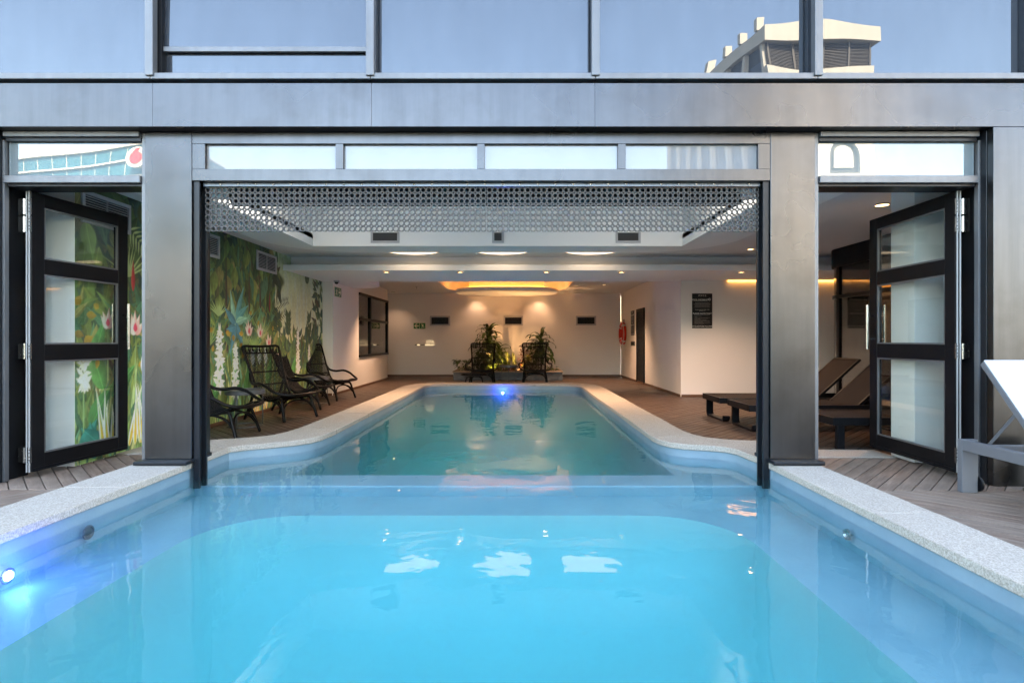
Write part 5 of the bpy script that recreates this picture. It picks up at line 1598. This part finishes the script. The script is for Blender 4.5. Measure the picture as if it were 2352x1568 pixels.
leafy(-1.32, 14.85, 0.24, 0.34, 110, 'leaf_green', 'low bushy green plant overhanging the left planter rim', lean=(-0.16, -0.05))
leafy(0.22, 15.05, 0.11, 0.74, 110, 'leaf_red', 'reddish bushy plant standing at the planter centre', big=0.7)
leafy(0.45, 14.95, 0.24, 0.42, 120, 'leaf_bright', 'light green bushy plant right of the red one')
leafy(0.60, 15.45, 0.13, 0.85, 80, 'leaf_red', 'brown leaved plant behind the smaller palm', big=0.7)
leafy(-0.25, 14.75, 0.30, 0.16, 70, 'leaf_red', 'creeping reddish ground plant in the planter middle', big=0.8)
leafy(0.95, 14.85, 0.18, 0.16, 50, 'leaf_green', 'low green plant by the right planter rim', big=0.7)
leafy(-0.85, 14.75, 0.27, 0.5, 150, 'leaf_green', 'dense green plant at the foot of the tall palm')
# warm garden spikes that light the plants from below
for x, lb in ((0.06, 'small warm uplight among the plants at the planter centre'), (-0.62, 'small warm uplight under the tall dracaena')):
    t = thing('garden_uplight', lb, 'uplight', (x, 14.70, 0.2), 0, 'warm planter uplights')
    MB().lathe([(0.02, 0), (0.028, 0.05), (0.028, 0.07), (0, 0.07)], (0, 0, 0), 14).build('housing', 'black_metal', t, smooth=35)
    MB().lathe([(0.022, 0.0705), (0.02, 0.073), (0, 0.074)], (0, 0, 0), 14).build('lens', 'lamp_warm', t)
    spot('beam', (0, 0, 0.08), 12, (1, 0.55, 0.25), 120, 0.6, t, (R(180 - 25), 0, 0))

# =================================================================== CITY SEEN IN THE REFLECTIONS
# behind the camera; far enough to stand in full sun
def tower():
    Yf = 8.05 - 70.0
    t = thing('white_office_tower', 'sunlit white office tower with dark louvred bands mirrored in the upper glass', 'tower', (39, Yf - 8, -0.4), world=True)
    Zt = 41.5
    def bld(m, name, mat, parent=t, **kw):
        m.v = [(p[0] + 0.21 * (p[1] - Yf), p[1], p[2]) for p in m.v]; return m.build(name, mat, parent, **kw)
    x0, x1 = 32.0, 46.3; D = 26
    m = MB(); m.box(x0 + 0.5, x1 - 0.5, Yf - D, Yf - 0.5, -0.4, Zt - 2.0); bld(m, 'core', 'louvre_dark')
    m = MB(); m.box(x0 - 0.3, x1 + 0.6, Yf - D, Yf + 0.6, Zt - 2.0, Zt); bld(m, 'roof_slab', 'render_white')
    m = MB(); m.box(x0 + 1.2, x1 - 1.0, Yf - 8, Yf - 1, Zt, Zt + 0.9); bld(m, 'roof_upstand', 'render_white')
    # white front wall below the louvred storey, with arched opening
    ax0, ax1, az0, az1 = 40.3, 44.3, 22.4, 26.9
    wall = MB(); y0, y1 = Yf - 0.5, Yf
    wall.box(x0, ax0, y0, y1, -0.4, Zt - 5.4); wall.box(ax1, x1, y0, y1, -0.4, Zt - 5.4); wall.box(ax0, ax1, y0, y1, -0.4, az0 - 3.0)
    wall.box(ax0, ax1, y0, y1, az0 - 1.6, az0)
    cxm, rr = (ax0 + ax1) / 2, (ax1 - ax0) / 2; zc = az1 - rr
    arch = [(ax0, Zt - 5.4), (ax0, zc)] + [(cxm - rr * math.cos(R(q)), zc + rr * math.sin(R(q))) for q in range(0, 181, 12)] + [(ax1, zc), (ax1, Zt - 5.4)]
    wall.prism_axis(arch[1:-1] + [(ax1, Zt - 5.4), (ax0, Zt - 5.4)], y0, y1, 1)
    bld(wall, 'front_wall', 'render_white')
    m = MB(); m.prism_axis([(ax0 + 0.75, az0 + 0.8)] + [(cxm - (rr - 0.75) * math.cos(R(q)), zc + (rr - 0.75) * math.sin(R(q))) for q in range(0, 181, 12)] + [(ax1 - 0.75, az0 + 0.8)], Yf - 0.48, Yf - 0.25, 1); bld(m, 'arch_infill', 'render_white')
    m = MB()
    for k in range(16): m.box(x0 + 0.3, x1 - 0.3, Yf - 0.45, Yf - 0.25, Zt - 5.2 + k * 0.2, Zt - 5.2 + k * 0.2 + 0.07)
    bld(m, 'louvre', 'louvre_brown')
    for k in range(5): bld(MB().box(x0 + 0.4 + k * 3.3, x0 + 0.65 + k * 3.3, Yf - 0.24, Yf - 0.1, Zt - 5.3, Zt - 2.0), 'louvre_post', 'louvre_brown')
    # fins down the long side
    for k in range(8):
        yy = Yf - 0.6 - k * 3.6
        bld(MB().box(x0 - 0.05, x0 + 0.6, yy - 0.45, yy, -0.4, Zt - 2.0), 'fin', 'render_white')
        bld(MB().box(x0 - 0.6, x0 + 0.4, yy - 0.7, yy - 0.1, Zt, Zt + 1.6), 'fin_cap', 'render_white')
    for k in range(7):
        yy = Yf - 1.3 - k * 3.6
        for j in range(11): bld(MB().box(x0 + 0.42, x0 + 0.52, yy - 2.6, yy - 0.1, 2 + j * 3.3, 4.2 + j * 3.3), 'window', 'dark_glazing')
tower()
def glass_block():
    t = thing('teal_glass_building', 'curved teal glass office block with white floor bands mirrored in the left transom', 'building', (-95, -118, -0.4), world=True)
    n_ = 24; pts = []
    for k in range(n_ + 1):
        f = k / n_; pts.append((-150 + 88 * f, -112 - 10 * math.cos(f * 3.0) + 9))
    for j in range(13):
        z0 = -0.4 + j * 2.92
        m = MB(); ring_solid(m, pts, [(p[0], p[1] - 14) for p in pts], z0, z0 + 2.62); m.build('storey', 'teal_glass', t)
        m = MB(); ring_solid(m, [(p[0], p[1] + 0.5) for p in pts], [(p[0], p[1] - 14.5) for p in pts], z0 + 2.62, z0 + 2.92); m.build('floor_band', 'render_white', t)
        m = MB()
        for k in range(0, n_): 
            p = pts[k]; m.box(p[0], p[0] + 0.08, p[1] + 0.02, p[1] + 0.1, z0, z0 + 2.6)
        o = m.build('mullions', 'render_white', t); o['kind'] = 'stuff'
    lx, lz = -69.2, 34.2; ly = -92.2
    MB().lathe([(1.9, 0), (1.9, 0.8), (0, 0.8)], (lx, ly, lz), 40, 'y').build('emblem_disc', 'render_white', t)
    m = MB(); prof = []
    for q in range(0, 360, 12): prof.append((lx + 1.1 * math.cos(R(q)), lz - 0.15 + 1.1 * math.sin(R(q))))
    m.prism_axis(prof, ly + 0.82, ly + 1.0, 1)
    m.prism_axis([(lx - 1.0, lz + 0.25), (lx - 0.2, lz + 1.5), (lx + 0.55, lz + 1.6), (lx + 0.1, lz + 0.75)], ly + 0.83, ly + 0.99, 1)
    m.build('emblem', 'logo_red', t)
glass_block()
plain_blocks = [(-52, -80, 16, 14, 14, 'pale low office block behind the terrace'), (-18, -95, 20, 14, 12, 'long pale building far behind the terrace'), (12, -100, 14, 14, 17, 'grey block between the far towers'), (70, -85, 16, 16, 24, 'plain block to the side of the white tower')]
for (x, y, sx, sy, h, lb) in plain_blocks:
    t = thing('city_block', lb, 'building', (x, y, -0.4), 0, 'city blocks behind the terrace')
    MB().box(-sx/2, sx/2, -sy/2, sy/2, 0, h).build('wall', 'render_white', t)
    k = 0
    for j in range(int(h // 3.2)):
        MB().box(-sx/2 + 0.6, sx/2 - 0.6, sy/2 + 0.02, sy/2 + 0.1, 1.0 + j * 3.2, 2.6 + j * 3.2).build('window_band', 'louvre_dark', t)
# unseen dark hedge, added behind the camera to darken the post reflections
t = thing('reflection_hedge', 'added dark hedge, unseen behind the terrace, darkening the steel reflections', 'hedge', (0, -8.2, -0.03), 0)
MB().box(-9, 9, -0.45, 0.45, 0, 2.45).build('core', 'hedge_dark', t)
rh = random.Random(5); m = MB()
for k in range(5200):
    x, z = rh.uniform(-9, 9), rh.uniform(0.02, 2.55); y = 0.45 + rh.uniform(-0.02, 0.09)
    if rh.random() < 0.25: y, z = rh.uniform(-0.45, 0.5), 2.45 + rh.uniform(-0.02, 0.09)
    a = rh.uniform(0, 6.28); s_ = rh.uniform(0.04, 0.075); ex = Vector((math.cos(a), rh.uniform(-0.6, 0.6), math.sin(a))) * s_; ey = Vector((-math.sin(a), rh.uniform(-0.6, 0.6), math.cos(a))) * s_ * 0.55
    p = Vector((x, y, z)); m.quad(p - ex, p - ey, p + ex, p + ey)
o = m.build('leaves', 'hedge_dark', t); o['kind'] = 'stuff'
for o in bpy.data.objects:
    if '_world' in o.keys(): del o['_world']
